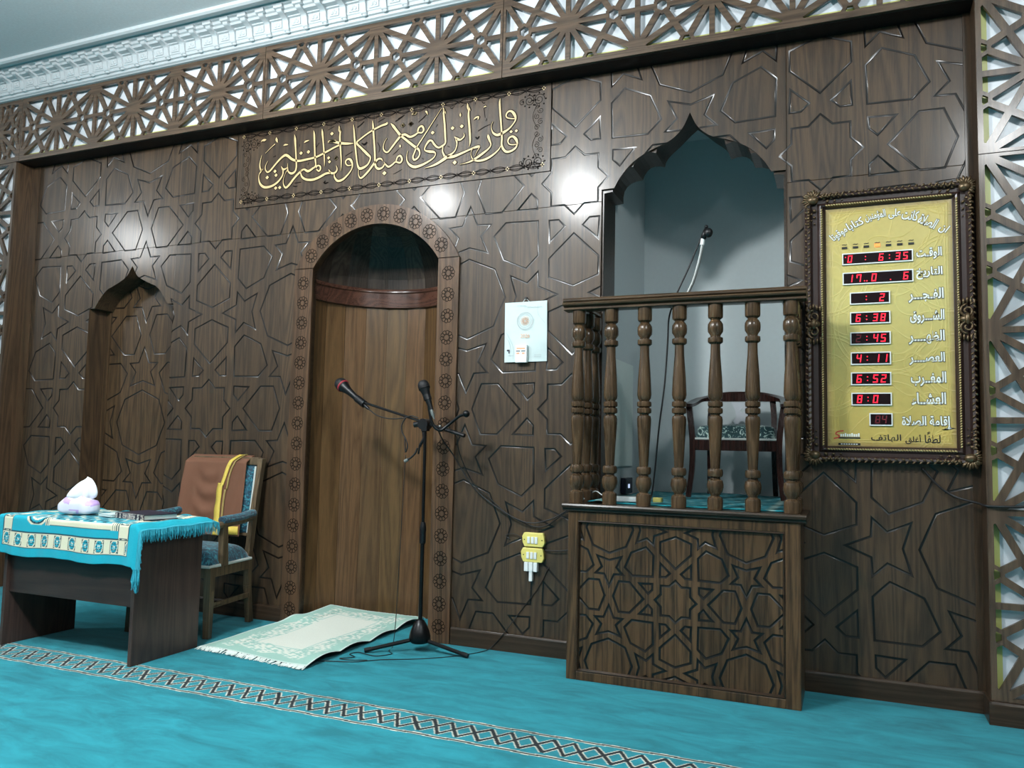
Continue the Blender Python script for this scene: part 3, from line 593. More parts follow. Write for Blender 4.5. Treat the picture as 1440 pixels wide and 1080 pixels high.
# ---------------------------------------------------------------- calligraphy board
INK = [[(3.692,3.445,0.0032),(3.689,3.417,0.0118),(3.695,3.343,0.0129),(3.703,3.264,0.0116),(3.71,3.185,0.0118),(3.709,3.139,0.0127),(3.726,3.103,0.0148),(3.748,3.088,0.0148),(3.78,3.091,0.0137),(3.807,3.108,0.0118),(3.82,3.135,0.0063)],[(3.817,3.129,0.0053),(3.79,3.129,0.0074),(3.763,3.136,0.0075),(3.752,3.157,0.0095),(3.762,3.178,0.0118),(3.786,3.183,0.0127),(3.808,3.162,0.0179),(3.818,3.135,0.0116)],[(3.8,3.297,0.0054),(3.77,3.302,0.0075),(3.742,3.313,0.0084),(3.736,3.332,0.0095),(3.752,3.351,0.0116),(3.774,3.348,0.0137),(3.794,3.324,0.0183),(3.802,3.292,0.0106),(3.784,3.263,0.0084),(3.755,3.236,0.0118),(3.717,3.217,0.0179),(3.679,3.207,0.0164),(3.651,3.222,0.0118),(3.637,3.247,0.0054),(3.634,3.274,0.0033),(3.644,3.301,0.0021)],[(3.612,3.219,0.0043),(3.614,3.206,0.0161),(3.622,3.184,0.014),(3.634,3.151,0.0075),(3.62,3.127,0.0097),(3.588,3.105,0.0142),(3.543,3.079,0.0153),(3.499,3.059,0.012),(3.459,3.05,0.0055),(3.417,3.046,0.0017)],[(3.556,3.148,0.0109),(3.536,3.148,0.0161),(3.491,3.138,0.0118),(3.423,3.118,0.0144),(3.366,3.104,0.0189),(3.32,3.107,0.0226),(3.303,3.098,0.0211),(3.262,3.077,0.0167),(3.222,3.063,0.0136),(3.187,3.056,0.0069),(3.157,3.052,0.0017)],[(3.703,3.132,0.0043),(3.687,3.108,0.0086),(3.644,3.077,0.0129),(3.594,3.057,0.015),(3.544,3.054,0.0129),(3.51,3.068,0.0076),(3.495,3.096,0.0044),(3.497,3.127,0.0032),(3.513,3.143,0.0066)],[(3.556,3.146,0.0056),(3.537,3.117,0.0032),(3.521,3.087,0.0022)],[(3.459,3.449,0.0033),(3.463,3.422,0.0153),(3.47,3.4,0.0111),(3.469,3.363,0.0133),(3.478,3.282,0.0142),(3.485,3.202,0.012),(3.483,3.171,0.0056),(3.479,3.155,0.0017)],[(3.466,3.43,0.0044),(3.476,3.409,0.0067),(3.481,3.395,0.0017)],[(3.439,3.253,0.0027),(3.44,3.229,0.0089),(3.415,3.211,0.0111),(3.392,3.219,0.0167),(3.371,3.236,0.0044)],[(3.383,3.221,0.0142),(3.39,3.188,0.0089),(3.382,3.152,0.0078),(3.36,3.128,0.0111),(3.32,3.109,0.0189)],[(3.28,3.447,0.0045),(3.289,3.421,0.0144),(3.286,3.405,0.0124),(3.295,3.334,0.0136),(3.302,3.253,0.0133),(3.305,3.205,0.0102),(3.282,3.186,0.0136),(3.253,3.179,0.0113),(3.223,3.204,0.0136),(3.204,3.231,0.0115),(3.181,3.232,0.0149),(3.155,3.197,0.0103),(3.154,3.173,0.008),(3.189,3.16,0.0169),(3.219,3.154,0.0147),(3.234,3.139,0.0068),(3.22,3.114,0.009),(3.179,3.092,0.0124),(3.126,3.074,0.0163),(3.079,3.069,0.0187),(3.042,3.087,0.0149),(3.02,3.117,0.0092),(3.016,3.155,0.0047),(3.023,3.187,0.0017)],[(3.288,3.18,0.0067),(3.286,3.148,0.0089),(3.302,3.114,0.0147)],[(3.286,3.435,0.0045),(3.297,3.414,0.0068),(3.302,3.4,0.0017)],[(3.269,3.443,0.0017),(3.212,3.367,0.0051),(3.155,3.289,0.0069),(3.092,3.205,0.009),(3.075,3.169,0.0102),(3.064,3.141,0.0115),(3.074,3.118,0.0138),(3.101,3.128,0.0115),(3.115,3.154,0.0092),(3.105,3.185,0.0138),(3.067,3.214,0.0161),(3.005,3.265,0.0149),(2.961,3.301,0.0138)],[(3.094,3.308,0.0117),(3.102,3.334,0.0117),(3.126,3.342,0.0136),(3.14,3.315,0.0124),(3.125,3.297,0.0103),(3.098,3.301,0.0105),(3.071,3.287,0.0138),(3.035,3.281,0.0149),(2.997,3.302,0.0152),(2.961,3.301,0.0126)],[(2.964,3.298,0.0178),(2.931,3.264,0.014),(2.896,3.225,0.013),(2.866,3.197,0.0107),(2.841,3.207,0.0107),(2.829,3.233,0.0071),(2.838,3.271,0.0047),(2.856,3.296,0.0018)],[(2.964,3.298,0.0178),(2.928,3.342,0.0161),(2.903,3.373,0.0175),(2.883,3.396,0.003)],[(2.934,3.124,0.0093),(2.945,3.153,0.0107),(2.966,3.159,0.0126),(2.981,3.132,0.0128),(2.965,3.111,0.0117),(2.931,3.121,0.0105),(2.907,3.106,0.0115),(2.876,3.094,0.0128),(2.851,3.115,0.0093),(2.841,3.13,0.0047)],[(2.737,3.435,0.0036),(2.742,3.395,0.013),(2.752,3.31,0.013),(2.762,3.225,0.0132),(2.767,3.164,0.013),(2.775,3.108,0.0144),(2.802,3.088,0.0154),(2.833,3.098,0.0105),(2.847,3.125,0.0059)],[(2.828,3.14,0.0047),(2.818,3.155,0.0095),(2.793,3.158,0.0142),(2.762,3.131,0.0154),(2.726,3.091,0.0142),(2.689,3.057,0.0144),(2.658,3.04,0.0122),(2.64,3.062,0.0059),(2.638,3.101,0.0031)],[(2.857,3.404,0.0119),(2.846,3.396,0.0154),(2.808,3.389,0.0132),(2.752,3.371,0.012),(2.702,3.35,0.0108),(2.652,3.323,0.0108),(2.615,3.294,0.0122),(2.656,3.25,0.0144),(2.702,3.205,0.0178),(2.73,3.174,0.0107),(2.712,3.132,0.012),(2.674,3.111,0.0181),(2.642,3.111,0.0169),(2.625,3.148,0.011),(2.612,3.216,0.0122),(2.599,3.302,0.0134),(2.589,3.377,0.011),(2.582,3.428,0.0037)],[(2.584,3.142,0.0049),(2.551,3.141,0.0084),(2.532,3.156,0.0098),(2.53,3.176,0.0108),(2.549,3.188,0.0122),(2.572,3.176,0.0171),(2.586,3.141,0.012),(2.578,3.108,0.0086),(2.547,3.073,0.012),(2.509,3.046,0.0156),(2.47,3.041,0.0156),(2.443,3.068,0.0112),(2.436,3.097,0.005)],[(2.462,3.437,0.0037),(2.467,3.405,0.0161),(2.474,3.387,0.0112),(2.473,3.347,0.0136),(2.483,3.261,0.0124),(2.492,3.175,0.0086),(2.493,3.11,0.0018)],[(2.466,3.416,0.005),(2.477,3.398,0.0074),(2.482,3.386,0.0019)],[(2.587,3.295,0.0049),(2.537,3.299,0.0159),(2.471,3.312,0.0174),(2.411,3.333,0.0161),(2.381,3.331,0.0074)],[(2.319,3.434,0.0037),(2.324,3.401,0.0149),(2.334,3.337,0.0112),(2.345,3.25,0.0113),(2.351,3.192,0.0074),(2.351,3.158,0.0019)],[(2.248,3.432,0.0038),(2.254,3.399,0.0141),(2.261,3.318,0.0126),(2.269,3.236,0.0126),(2.278,3.178,0.0113),(2.265,3.159,0.0136)],[(2.282,3.157,0.0099),(2.291,3.17,0.0113),(2.312,3.167,0.0112),(2.321,3.147,0.0124),(2.307,3.13,0.0112),(2.286,3.145,0.0087)],[(2.262,3.16,0.0139),(2.215,3.14,0.0176),(2.177,3.158,0.0126),(2.14,3.139,0.0153),(2.094,3.101,0.0153),(2.054,3.059,0.0164),(2.024,3.041,0.0143),(2.003,3.068,0.0078),(2.0,3.106,0.0039),(2.015,3.145,0.0026),(2.034,3.172,0.0065)],[(2.408,3.106,0.0136),(2.365,3.105,0.0161),(2.312,3.085,0.0164),(2.259,3.074,0.0174),(2.205,3.08,0.0164),(2.166,3.102,0.0141),(2.151,3.135,0.0088),(2.153,3.158,0.0051)],[(2.452,3.153,0.0031),(2.46,3.122,0.0099),(2.441,3.102,0.0136),(2.408,3.106,0.0149),(2.39,3.131,0.005)],[(2.478,3.298,0.0124),(2.429,3.285,0.0124),(2.358,3.26,0.0139),(2.278,3.235,0.0139),(2.197,3.228,0.0151),(2.129,3.225,0.0164),(2.072,3.243,0.0179),(2.029,3.275,0.0192),(2.001,3.281,0.0181),(1.96,3.257,0.0143),(1.919,3.221,0.013),(1.879,3.184,0.0131),(1.854,3.175,0.0118),(1.835,3.195,0.0079),(1.834,3.225,0.0053),(1.853,3.258,0.002)],[(2.082,3.423,0.0038),(2.089,3.386,0.0166),(2.096,3.327,0.0128),(2.106,3.239,0.013),(2.11,3.186,0.013),(2.101,3.152,0.0139),(2.071,3.14,0.0166),(2.042,3.156,0.0102),(2.034,3.184,0.0077),(2.033,3.219,0.0026)],[(1.977,3.203,0.0039),(1.985,3.189,0.0104),(1.996,3.178,0.0156),(2.02,3.182,0.0091),(2.035,3.195,0.0039)],[(1.994,3.174,0.0117),(1.991,3.136,0.0104),(1.955,3.094,0.0143),(1.9,3.067,0.0169),(1.836,3.064,0.0184),(1.795,3.091,0.0158),(1.778,3.131,0.0092),(1.779,3.166,0.0053),(1.796,3.188,0.0118),(1.806,3.201,0.0067)],[(1.796,3.309,0.0026),(1.784,3.266,0.0066),(1.782,3.225,0.0105),(1.796,3.194,0.0145),(1.812,3.203,0.0053)],[(1.911,3.378,0.0067),(1.876,3.355,0.0046),(1.828,3.319,0.002)],[(1.921,3.425,0.0039),(1.923,3.408,0.0194),(1.933,3.386,0.0053)],[(2.374,3.329,0.0087),(2.387,3.334,0.0149),(2.441,3.33,0.0161)],[(3.773,3.216,-0.0215)],[(3.809,3.217,-0.0211)],[(3.355,3.297,-0.0267)],[(3.422,3.3,-0.0267)],[(3.208,3.286,-0.0264)],[(2.979,3.368,-0.0253)],[(3.039,3.37,-0.0257)],[(3.378,3.063,-0.0289)],[(2.405,3.388,-0.0273)],[(2.385,3.216,-0.0248)],[(2.394,3.187,-0.0248)],[(2.447,3.207,-0.0248)],[(2.977,3.368,-0.0268)],[(3.039,3.37,-0.0268)],[(2.846,3.053,-0.0299)],[(2.146,3.28,-0.0277)],[(2.21,3.281,-0.0281)],[(1.854,3.135,-0.0289)],[(1.922,3.173,-0.0272)],[(1.933,3.143,-0.0272)],[(1.935,3.048,-0.0276)],[(1.971,3.048,-0.0272)],[(2.448,3.206,-0.0261)],[(1.783,3.412,0.0039),(1.797,3.419,0.0131),(1.815,3.42,0.0173),(1.83,3.421,0.0039)],[(1.988,3.356,0.0039),(2.003,3.36,0.013),(2.028,3.358,0.0052)],[(2.17,3.353,0.0038),(2.183,3.361,0.0128),(2.211,3.366,0.005)],[(3.044,3.435,0.0035),(3.062,3.438,0.0152),(3.085,3.443,0.0047)],[(3.048,3.432,0.0035),(3.066,3.437,0.0161),(3.085,3.441,0.0047)],[(3.147,3.442,0.0047),(3.157,3.435,0.0126),(3.167,3.414,0.0023)],[(3.408,3.393,0.0022),(3.409,3.377,0.0122),(3.41,3.366,0.0033)],[(3.508,3.333,0.0044),(3.522,3.344,0.0109),(3.542,3.346,0.0087),(3.537,3.329,0.0067)],[(3.577,3.405,0.0055),(3.588,3.409,0.0087),(3.596,3.407,0.0022)],[(2.96,3.236,0.0047),(2.962,3.225,0.0138),(2.961,3.217,0.0035)]]
MARKS = [[(3.097,3.373,0.0047),(3.127,3.393,0.0047),(3.156,3.416,0.0035)],[(3.541,3.253,0.0056),(3.583,3.273,0.0054),(3.625,3.285,0.0044)],[(3.577,3.4,0.0043),(3.583,3.367,0.0049),(3.587,3.335,0.0043)],[(2.938,3.42,0.0047),(2.989,3.44,0.0047)],[(3.523,3.215,0.0078),(3.537,3.203,0.0118),(3.551,3.217,0.0075)],[(2.614,3.404,0.0098),(2.642,3.42,0.0096),(2.668,3.44,0.0071)],[(2.367,3.418,0.0038),(2.422,3.439,0.005)],[(2.522,3.211,0.0049),(2.553,3.226,0.0055),(2.582,3.237,0.0036)],[(2.917,3.404,0.0083),(2.95,3.418,0.0083),(2.986,3.438,0.0047)],[(3.098,3.373,0.004),(3.151,3.414,0.0047)],[(2.776,3.418,0.0041),(2.835,3.44,0.0047)],[(2.654,3.287,0.006),(2.677,3.275,0.0154),(2.699,3.289,0.012)],[(2.907,3.174,0.0041),(2.928,3.188,0.0053),(2.953,3.209,0.0035)],[(2.915,3.039,0.0041),(2.946,3.049,0.0053),(2.981,3.064,0.0035)],[(2.099,3.066,0.0058),(2.157,3.068,0.0063)],[(2.348,3.047,0.0056),(2.362,3.034,0.0074),(2.391,3.04,0.005)],[(2.275,3.307,0.005),(2.299,3.336,0.005)],[(2.351,3.041,0.0056),(2.364,3.054,0.0061),(2.358,3.038,0.0074),(2.388,3.041,0.0049)],[(2.782,3.276,0.0048),(2.802,3.237,0.0053),(2.794,3.205,0.0036)],[(2.086,3.047,0.0057),(2.111,3.04,0.0076),(2.128,3.043,0.0038)],[(3.411,3.432,0.0045),(3.434,3.445,0.0055)],[(3.33,3.442,0.0039),(3.347,3.431,0.005),(3.364,3.447,0.0033)],[(3.561,3.445,0.0044),(3.576,3.432,0.0049),(3.584,3.437,0.0038)],[(3.514,3.436,0.0033),(3.516,3.446,0.0044)],[(3.59,3.311,0.0044),(3.6,3.32,0.005),(3.597,3.329,0.0027)],[(3.231,3.322,0.004),(3.245,3.339,0.0045)],[(3.32,3.181,0.0039),(3.338,3.171,0.0044)],[(3.131,3.125,0.004),(3.146,3.112,0.0046)],[(2.127,3.332,0.0045),(2.129,3.349,0.0045)],[(2.209,3.186,0.0051),(2.215,3.203,0.0044)],[(1.898,3.282,0.0045),(1.923,3.288,0.0059)]]
cb = thing('calligraphy_panel', 'carved wooden calligraphy board with gold Arabic script above the prayer niche', 'panel', ((CP[0] + CP[1]) / 2, 0, CP[2]))
obj('board', MB().box(CP[0] + .006, CP[1] - .006, -.001, .018, CP[2] + .006, 3.497), W_WALL, cb)
ink = MB(); out = ink
class Slot:
    def __init__(s, mb, i): s.mb, s.i = mb, i
    def __getattr__(s, n):
        def f(*a, **k):
            o = s.mb.mi; s.mb.mi = s.i; getattr(s.mb, n)(*a, **k); s.mb.mi = o; return s
        return f
out = Slot(ink, 1)
for s in INK:
    if len(s) == 1:
        x, z, r = s[0]; r = -r
        for mbx, rr, yy in ((ink, r * .50, -.0042), (out, r * .50 + .006, -.0018)): mbx.add([(x + rr * 1.1, yy, z), (x, yy, z - rr), (x - rr * 1.1, yy, z), (x, yy, z + rr)], [(0, 1, 2, 3)])
        continue
    p = smooth_path(s, 5); pts = [(a, b) for a, b, c in p]; wd = [max(c, .003) for a, b, c in p]
    ink.ribbon(pts, wd, -.0042); out.ribbon(pts, [c + .0115 for c in wd], -.0018)
for s in MARKS:
    p = smooth_path(s, 4); out.ribbon([(a, b) for a, b, c in p], [max(c, .004) for a, b, c in p], -.0022)
obj('lettering', ink, [M_INLAY, M_BURN], cb, smooth='keep')['label'] = 'gold inlaid Arabic script with dark carved outline'
bd = MB(); kn = Slot(bd, 1)
for zc in (CP[2] + .05, 3.468):
    nl = 20; xs = np.linspace(CP[0] + .055, CP[1] - .055, nl + 1)
    for i in range(nl):
        x0, x1 = xs[i], xs[i + 1]
        for A in (.0185, .0085):
            for s in (-1, 1): bd.ribbon([(x0 + (x1 - x0) * t, zc + s * A * math.sin(PI * t)) for t in np.linspace(0, 1, 13)], .0046, -.0024)
    for i in range(nl + 1):
        for dx, dz in ((0, .010), (.009, 0), (0, -.010), (-.009, 0)):
            (kn if i % 2 == 0 else bd).add([(xs[i] + dx + q * .0048, -.003, zc + dz + r * .0048) for q, r in ((1, 0), (0, -1), (-1, 0), (0, 1))], [(0, 1, 2, 3)])
for sx in (-1, 1):
    xc = (CP[0] + .085) if sx < 0 else (CP[1] - .085)
    def sp(cx, cz, R, turns, a0, sg): return [(cx + R * (1 - t * .8) * math.cos(a0 + sg * turns * 2 * PI * t), cz + R * (1 - t * .8) * math.sin(a0 + sg * turns * 2 * PI * t)) for t in np.linspace(0, 1, 26)]
    zm = 3.20
    for sz in (-1, 1):
        for q in range(5):
            cz = zm + sz * (.02 + .036 * q); bd.ribbon(sp(xc + sx * .012 * (1 if q % 2 else -1), cz, .020, 1.4, q, sx * sz), .0034, -.0024)
        zc = zm + sz * .200
        bd.ribbon(sp(xc, zc, .038, 1.8, 0, sz), .004, -.0024); bd.ribbon(sp(xc - sx * .066, zc, .036, 1.8, 2, -sz), .004, -.0024)
        for a in np.linspace(0, 2 * PI, 9):
            bd.ball((xc + .044 * math.cos(a), -.001, zc + .044 * math.sin(a)), .006, .0018, .006, 6, 4); bd.ball((xc - sx * .066 + .042 * math.cos(a), -.001, zc + .042 * math.sin(a)), .006, .0018, .006, 6, 4)
        bd.ribbon(sp(xc - sx * .115, zc - sz * .005, .02, 1.3, 1, sz), .004, -.0024)
        bd.ribbon([(xc - sx * (.01 + .03 * math.sin(t * PI)), zm + sz * (.02 + .15 * t)) for t in np.linspace(0, 1, 9)], .0034, -.0024)
obj('border', bd, [M_BURN, M_INLAY], cb, smooth='keep')['label'] = 'dark carved chain and vine border with pale knots'

# ---------------------------------------------------------------- pulpit: podium and balustrade
PX0, PX1, PY = 4.318, 5.502, -.37
PT = .925
pu = thing('pulpit', 'carved wooden pulpit with turned balustrade in front of the alcove', 'pulpit', ((PX0 + PX1) / 2, PY, 0))
IX0, IX1, IZ0, IZ1 = 4.372, 5.432, .045, .838
fm = MB()
for x0, x1, z0, z1 in ((PX0, IX0, 0, .886), (IX1, PX1, 0, .886), (IX0, IX1, 0, IZ0), (IX0, IX1, IZ1, .886)): fm.box(x0, x1, PY, PY + .03, z0, z1)
obj('front_frame', fm, W_PULP, pu, bevel=.003)
for x0, x1 in ((PX0, PX0 + .02), (PX1 - .02, PX1)): obj('side_panel', MB().box(x0, x1, PY + .031, -.019, 0, .886), W_PULP, pu)
mb = carve([[(IX0 + .012, IZ0 + .012), (IX1 - .012, IZ0 + .012), (IX1 - .012, IZ1 - .012), (IX0 + .012, IZ1 - .012)]], tile(.702, 4.896, .452, -1, 1, -1, 1), [], .0125, .0075, PY + .016)
obj('carved_panel', mb, [W_PULP, M_GROOVE], pu, smooth='groove')
m2 = MB()
a0, a1, c0, c1 = IX0, IX1, IZ0, IZ1; bw = .013
for q in (0,):
    o = [(a0, c0), (a1, c0), (a1, c1), (a0, c1)]; i_ = [(a0 + bw, c0 + bw), (a1 - bw, c0 + bw), (a1 - bw, c1 - bw), (a0 + bw, c1 - bw)]; h_ = [((p[0] + r[0]) / 2, (p[1] + r[1]) / 2) for p, r in zip(o, i_)]
    vs = [(x, PY + .002, z) for x, z in o] + [(x, PY - .003, z) for x, z in h_] + [(x, PY + .018, z) for x, z in i_]
    m2.add(vs, [(i, (i + 1) % 4, 4 + (i + 1) % 4, 4 + i) for i in range(4)] + [(4 + i, 4 + (i + 1) % 4, 8 + (i + 1) % 4, 8 + i) for i in range(4)])
obj('panel_moulding', m2, W_DARK, pu, smooth='keep')
lg = MB().extr_x([(PY + .01, .886), (PY - .012, .888), (PY - .014, .900), (PY - .026, .905), (PY - .030, .918), (PY - .026, .928), (-.002, .928), (-.002, .886)], PX0 - .03, PX1 + .03)
obj('top_ledge', lg, W_DARK, pu, bevel=.002)
_h = [(.036, 1.985), (.048, 1.988), (.048, 1.998), (.040, 2.000), (.044, 2.005), (.064, 2.010), (.068, 2.018), (.062, 2.025), (.052, 2.027), (.060, 2.034), (.060, 2.042), (.048, 2.051), (.02, 2.056)]
rp = [(-a, z) for a, z in _h] + [(a, z) for a, z in reversed(_h)]
RYC = PY + .04
obj('handrail', MB().extr_x([(RYC + a, b) for a, b in rp], PX0 - .045, PX1 + .035), W_PULPX, pu, smooth='auto')
for xc in (PX0 + .01, PX1 - .045):
    s = MB(); k = len(rp); y0, y1 = RYC + .02, -.003
    s.add([(xc + a * .75, y0, b - .004) for a, b in rp] + [(xc + a * .75, y1, b - .004) for a, b in rp], [(i, (i + 1) % k, k + (i + 1) % k, k + i) for i in range(k)] + [tuple(range(k)), tuple(range(2 * k - 1, k - 1, -1))])
    obj('side_handrail', s, W_TURN, pu, smooth='auto')
bal = [(.033, 0), (.0365, .004), (.0370, .05), (.0345, .064), (.026, .074), (.027, .078), (.0345, .095), (.0390, .118), (.0390, .132), (.0350, .152), (.028, .160), (.027, .166), (.0335, .172), (.0365, .184), (.0365, .196), (.0335, .208), (.0265, .213),
       (.0270, .222), (.0300, .33), (.0345, .44), (.0350, .462), (.0320, .478), (.0265, .484), (.0275, .490), (.0345, .495), (.0360, .507), (.0345, .520), (.0285, .5245), (.0345, .530), (.0360, .541), (.0345, .554), (.0280, .560),
       (.0320, .572), (.0352, .590), (.0350, .606), (.0320, .68), (.0280, .80), (.0266, .853), (.0300, .8555), (.0355, .862), (.0365, .873), (.0355, .886), (.0285, .892), (.0290, .899), (.0360, .917), (.0372, .938), (.0360, .957), (.0300, .972), (.0270, .977), (.0275, .981), (.0345, .990), (.0360, 1.0), (.0360, 1.060)]
b0 = MB().lathe([(r * (1.07 if r > .0315 else .90 if r < .0292 else 1.0), z) for r, z in bal], 0, 0, 24)
bm0 = None
spots = [(4.350 + i * (5.462 - 4.350) / 6, RYC) for i in range(7)] + [(PX0 + .042, -.20), (PX0 + .042, -.065), (PX1 - .04, -.20), (PX1 - .04, -.065)]
for i, (x, y) in enumerate(spots):
    if bm0 is None:
        o = obj('baluster', b0, W_TURN, pu, world=False, smooth='auto'); bm0 = o
    else:
        o = bm0.copy(); COL.objects.link(o); o.parent = pu
    o.location = (x - pu.location.x, y - pu.location.y, PT); o.rotation_euler = (0, 0, i * 1.3)
# runner mat on the platform
def runner(u, v):
    x = 4.40 + 1.02 * u; y = -.285 + 1.38 * v
    return (x, y, .929 + .007 + .006 * math.sin(9 * u + 3 * v) * math.sin(7 * v) + .012 * math.exp(-((u - .06) / .05) ** 2) * math.exp(-(v / .25) ** 2))
rm = grid(60, 80, runner); uvs = [(i / 59, j / 79) for j in range(80) for i in range(60)]
rc = []
for u, v in uvs:
    s = math.sin(u * 42) * math.sin(v * 60) + .5 * math.sin(u * 90 + v * 30)
    band = (v * 14) % 1
    c = (.012, .15, .18) if s < .75 else (.20, .36, .34)
    if band < .18: c = (.02, .26, .31)
    if .04 < u < .07 or .93 < u < .96: c = (.22, .36, .34)
    rc.append((*c, 1))
mt = obj('carpet_mat', rm, M_CLOTH, smooth=True, col=rc); tag(mt, 'teal patterned carpet mat covering the pulpit platform', 'mat')
so = mt.modifiers.new('thick', 'SOLIDIFY'); so.thickness = .006; so.offset = -1
# small things on the platform
t = thing('power_adapter', 'white power adapter with a cord lying on the pulpit mat', 'adapter', (4.60, -.22, .94))
bx = MB().box(-.07, .06, -.03, .03, .0, .028); obj('adapter_body', bx, M_WPLAS, t, world=False, bevel=.006); t.rotation_euler = (0, 0, .25)
obj('cord', MB().tube(smooth_path([(-.07, 0, .012), (-.13, .02, .03), (-.17, .05, .05), (-.21, .09, .02), (-.235, .03, .005)], 6), .003, 6), M_WPLAS, t, world=False)
o = obj('cream_plug', MB().box(4.74, 4.79, -.20, -.165, .942, .968), M_CREAM, bevel=.004); tag(o, 'small cream plug on the pulpit mat beside the white adapter', 'plug')
t = thing('network_box', 'small dark box with a lit indicator at the foot of the alcove wall', 'device', (4.43, .60, .94))
obj('case', MB().box(4.376, 4.41, .50, .68, .939, 1.04), M_BLUE, t, bevel=.004); obj('indicator', MB().box(4.4101, 4.412, .56, .60, .975, 1.0), M_BLED, t)

# ---------------------------------------------------------------- lettering helpers
FORMS = {'ا': 'ﺍﺎ', 'أ': 'ﺃﺄ', 'إ': 'ﺇﺈ', 'ؤ': 'ﺅﺆ', 'ة': 'ﺓﺔ', 'ر': 'ﺭﺮ', 'و': 'ﻭﻮ', 'د': 'ﺩﺪ', 'ء': 'ﺀ', 'ى': 'ﻯﻰ',
         'ب': 'ﺏﺐﺑﺒ', 'ت': 'ﺕﺖﺗﺘ', 'ج': 'ﺝﺞﺟﺠ', 'خ': 'ﺥﺦﺧﺨ', 'ش': 'ﺵﺶﺷﺸ', 'ص': 'ﺹﺺﺻﺼ', 'ط': 'ﻁﻂﻃﻄ', 'ظ': 'ﻅﻆﻇﻈ', 'ع': 'ﻉﻊﻋﻌ', 'غ': 'ﻍﻎﻏﻐ', 'ف': 'ﻑﻒﻓﻔ', 'ق': 'ﻕﻖﻗﻘ', 'ك': 'ﻙﻚﻛﻜ', 'ل': 'ﻝﻞﻟﻠ', 'م': 'ﻡﻢﻣﻤ', 'ن': 'ﻥﻦﻧﻨ', 'ه': 'ﻩﻪﻫﻬ', 'ي': 'ﻱﻲﻳﻴ'}
def shape(word):
    """joined Arabic letter forms, laid out left to right for a mesh"""
    out = []; i = 0; s = list(word); prev = False
    while i < len(s):
        c = s[i]
        if c == 'ـ': out.append(c); prev = True; i += 1; continue
        if c == 'ل' and i + 1 < len(s) and s[i + 1] == 'ا': out.append('ﻼ' if prev else 'ﻻ'); prev = False; i += 2; continue
        f = FORMS.get(c)
        if f is None: out.append(c); prev = False; i += 1; continue
        nxt = i + 1 < len(s) and (s[i + 1] in FORMS and s[i + 1] != 'ء' or s[i + 1] == 'ـ')
        if len(f) == 1: out.append(f); prev = False
        elif len(f) == 2: out.append(f[1] if prev else f[0]); prev = False
        else: out.append(f[3] if prev and nxt else f[2] if nxt else f[1] if prev else f[0]); prev = bool(nxt)
        i += 1
    return ''.join(reversed(out))
def text_into(mb, s, x0, x1, z0, z1, y, off=0.0, rot=0, thick=.0):
    cu = bpy.data.curves.new('tmp', 'FONT'); cu.body = s; cu.size = 1; cu.resolution_u = 3
    o = bpy.data.objects.new('tmp', cu); COL.objects.link(o); bpy.context.view_layer.update()
    me = bpy.data.meshes.new_from_object(o); P = np.array([v.co[:2] for v in me.vertices]); lo, hi = P.min(0), P.max(0)
    if off:
        cu.offset = off; bpy.context.view_layer.update(); bpy.data.meshes.remove(me); me = bpy.data.meshes.new_from_object(o)
    P = np.array([v.co[:2] for v in me.vertices]); F = [tuple(p.vertices) for p in me.polygons]
    c = (lo + hi) / 2; k = np.array([(x1 - x0) / max(hi[0] - lo[0], 1e-6), (z1 - z0) / max(hi[1] - lo[1], 1e-6)]); Q = (P - c) * k
    ca, sa = math.cos(rot), math.sin(rot); cx, cz = (x0 + x1) / 2, (z0 + z1) / 2
    mb.add([(cx + q[0] * ca - q[1] * sa, y, cz + q[0] * sa + q[1] * ca) for q in Q], F)
    bpy.data.meshes.remove(me); bpy.data.objects.remove(o); bpy.data.curves.remove(cu)
SEGS = {'0': 'abcdef', '1': 'bc', '2': 'abged', '3': 'abgcd', '4': 'fgbc', '5': 'afgcd', '6': 'afgecd', '7': 'abc', '8': 'abcdefg', 'n': 'fabc'}
def digit(mb, ch, cx, cz, wd, h, y):
    t = h * .13; sl = .12
    def q(x0, x1, z0, z1): mb.add([(cx + x + sl * z, y, cz + z) for x, z in ((x0, z0), (x1, z0), (x1, z1), (x0, z1))], [(0, 1, 2, 3)])
    a, b = wd / 2, h / 2; g = t * .12
    for s in SEGS[ch]:
        if s == 'a': q(-a + g, a - g, b - t, b)
        if s == 'd': q(-a + g, a - g, -b, -b + t)
        if s == 'g': q(-a + t * .6, a - t * .6, -t / 2, t / 2)
        if s == 'b': q(a - t, a, g, b - g)
        if s == 'c': q(a - t, a, -b + g, -g)
        if s == 'f': q(-a, -a + t, g, b - g)
        if s == 'e': q(-a, -a + t, -b + g, -g)

# ---------------------------------------------------------------- prayer-time clock in an ornate frame
FX0, FX1, FZ0, FZ1 = 5.514, 6.312, 1.182, 2.608
KX0, KX1, KZ0, KZ1 = 5.622, 6.216, 1.266, 2.526
ck = thing('prayer_time_clock', 'large gold prayer-time board with red digits in a dark carved frame', 'clock', ((FX0 + FX1) / 2, 0, FZ0))
fr = MB(); prof = [(0, 0), (0, -.036), (.06, -.050), (.17, -.060), (.29, -.056), (.34, -.044), (.40, -.036), (.62, -.034), (.70, -.044), (.78, -.048), (.86, -.044), (.92, -.032), (1, -.026), (1, 0)]
vs = []; k = len(prof)
cor = [((FX0, FZ0), (KX0, KZ0)), ((FX1, FZ0), (KX1, KZ0)), ((FX1, FZ1), (KX1, KZ1)), ((FX0, FZ1), (KX0, KZ1))]
for o, i in cor: vs += [(o[0] + (i[0] - o[0]) * t, y, o[1] + (i[1] - o[1]) * t) for t, y in prof]
fr.add(vs, [(c * k + j, ((c + 1) % 4) * k + j, ((c + 1) % 4) * k + (j + 1) % k, c * k + (j + 1) % k) for c in range(4) for j in range(k)])
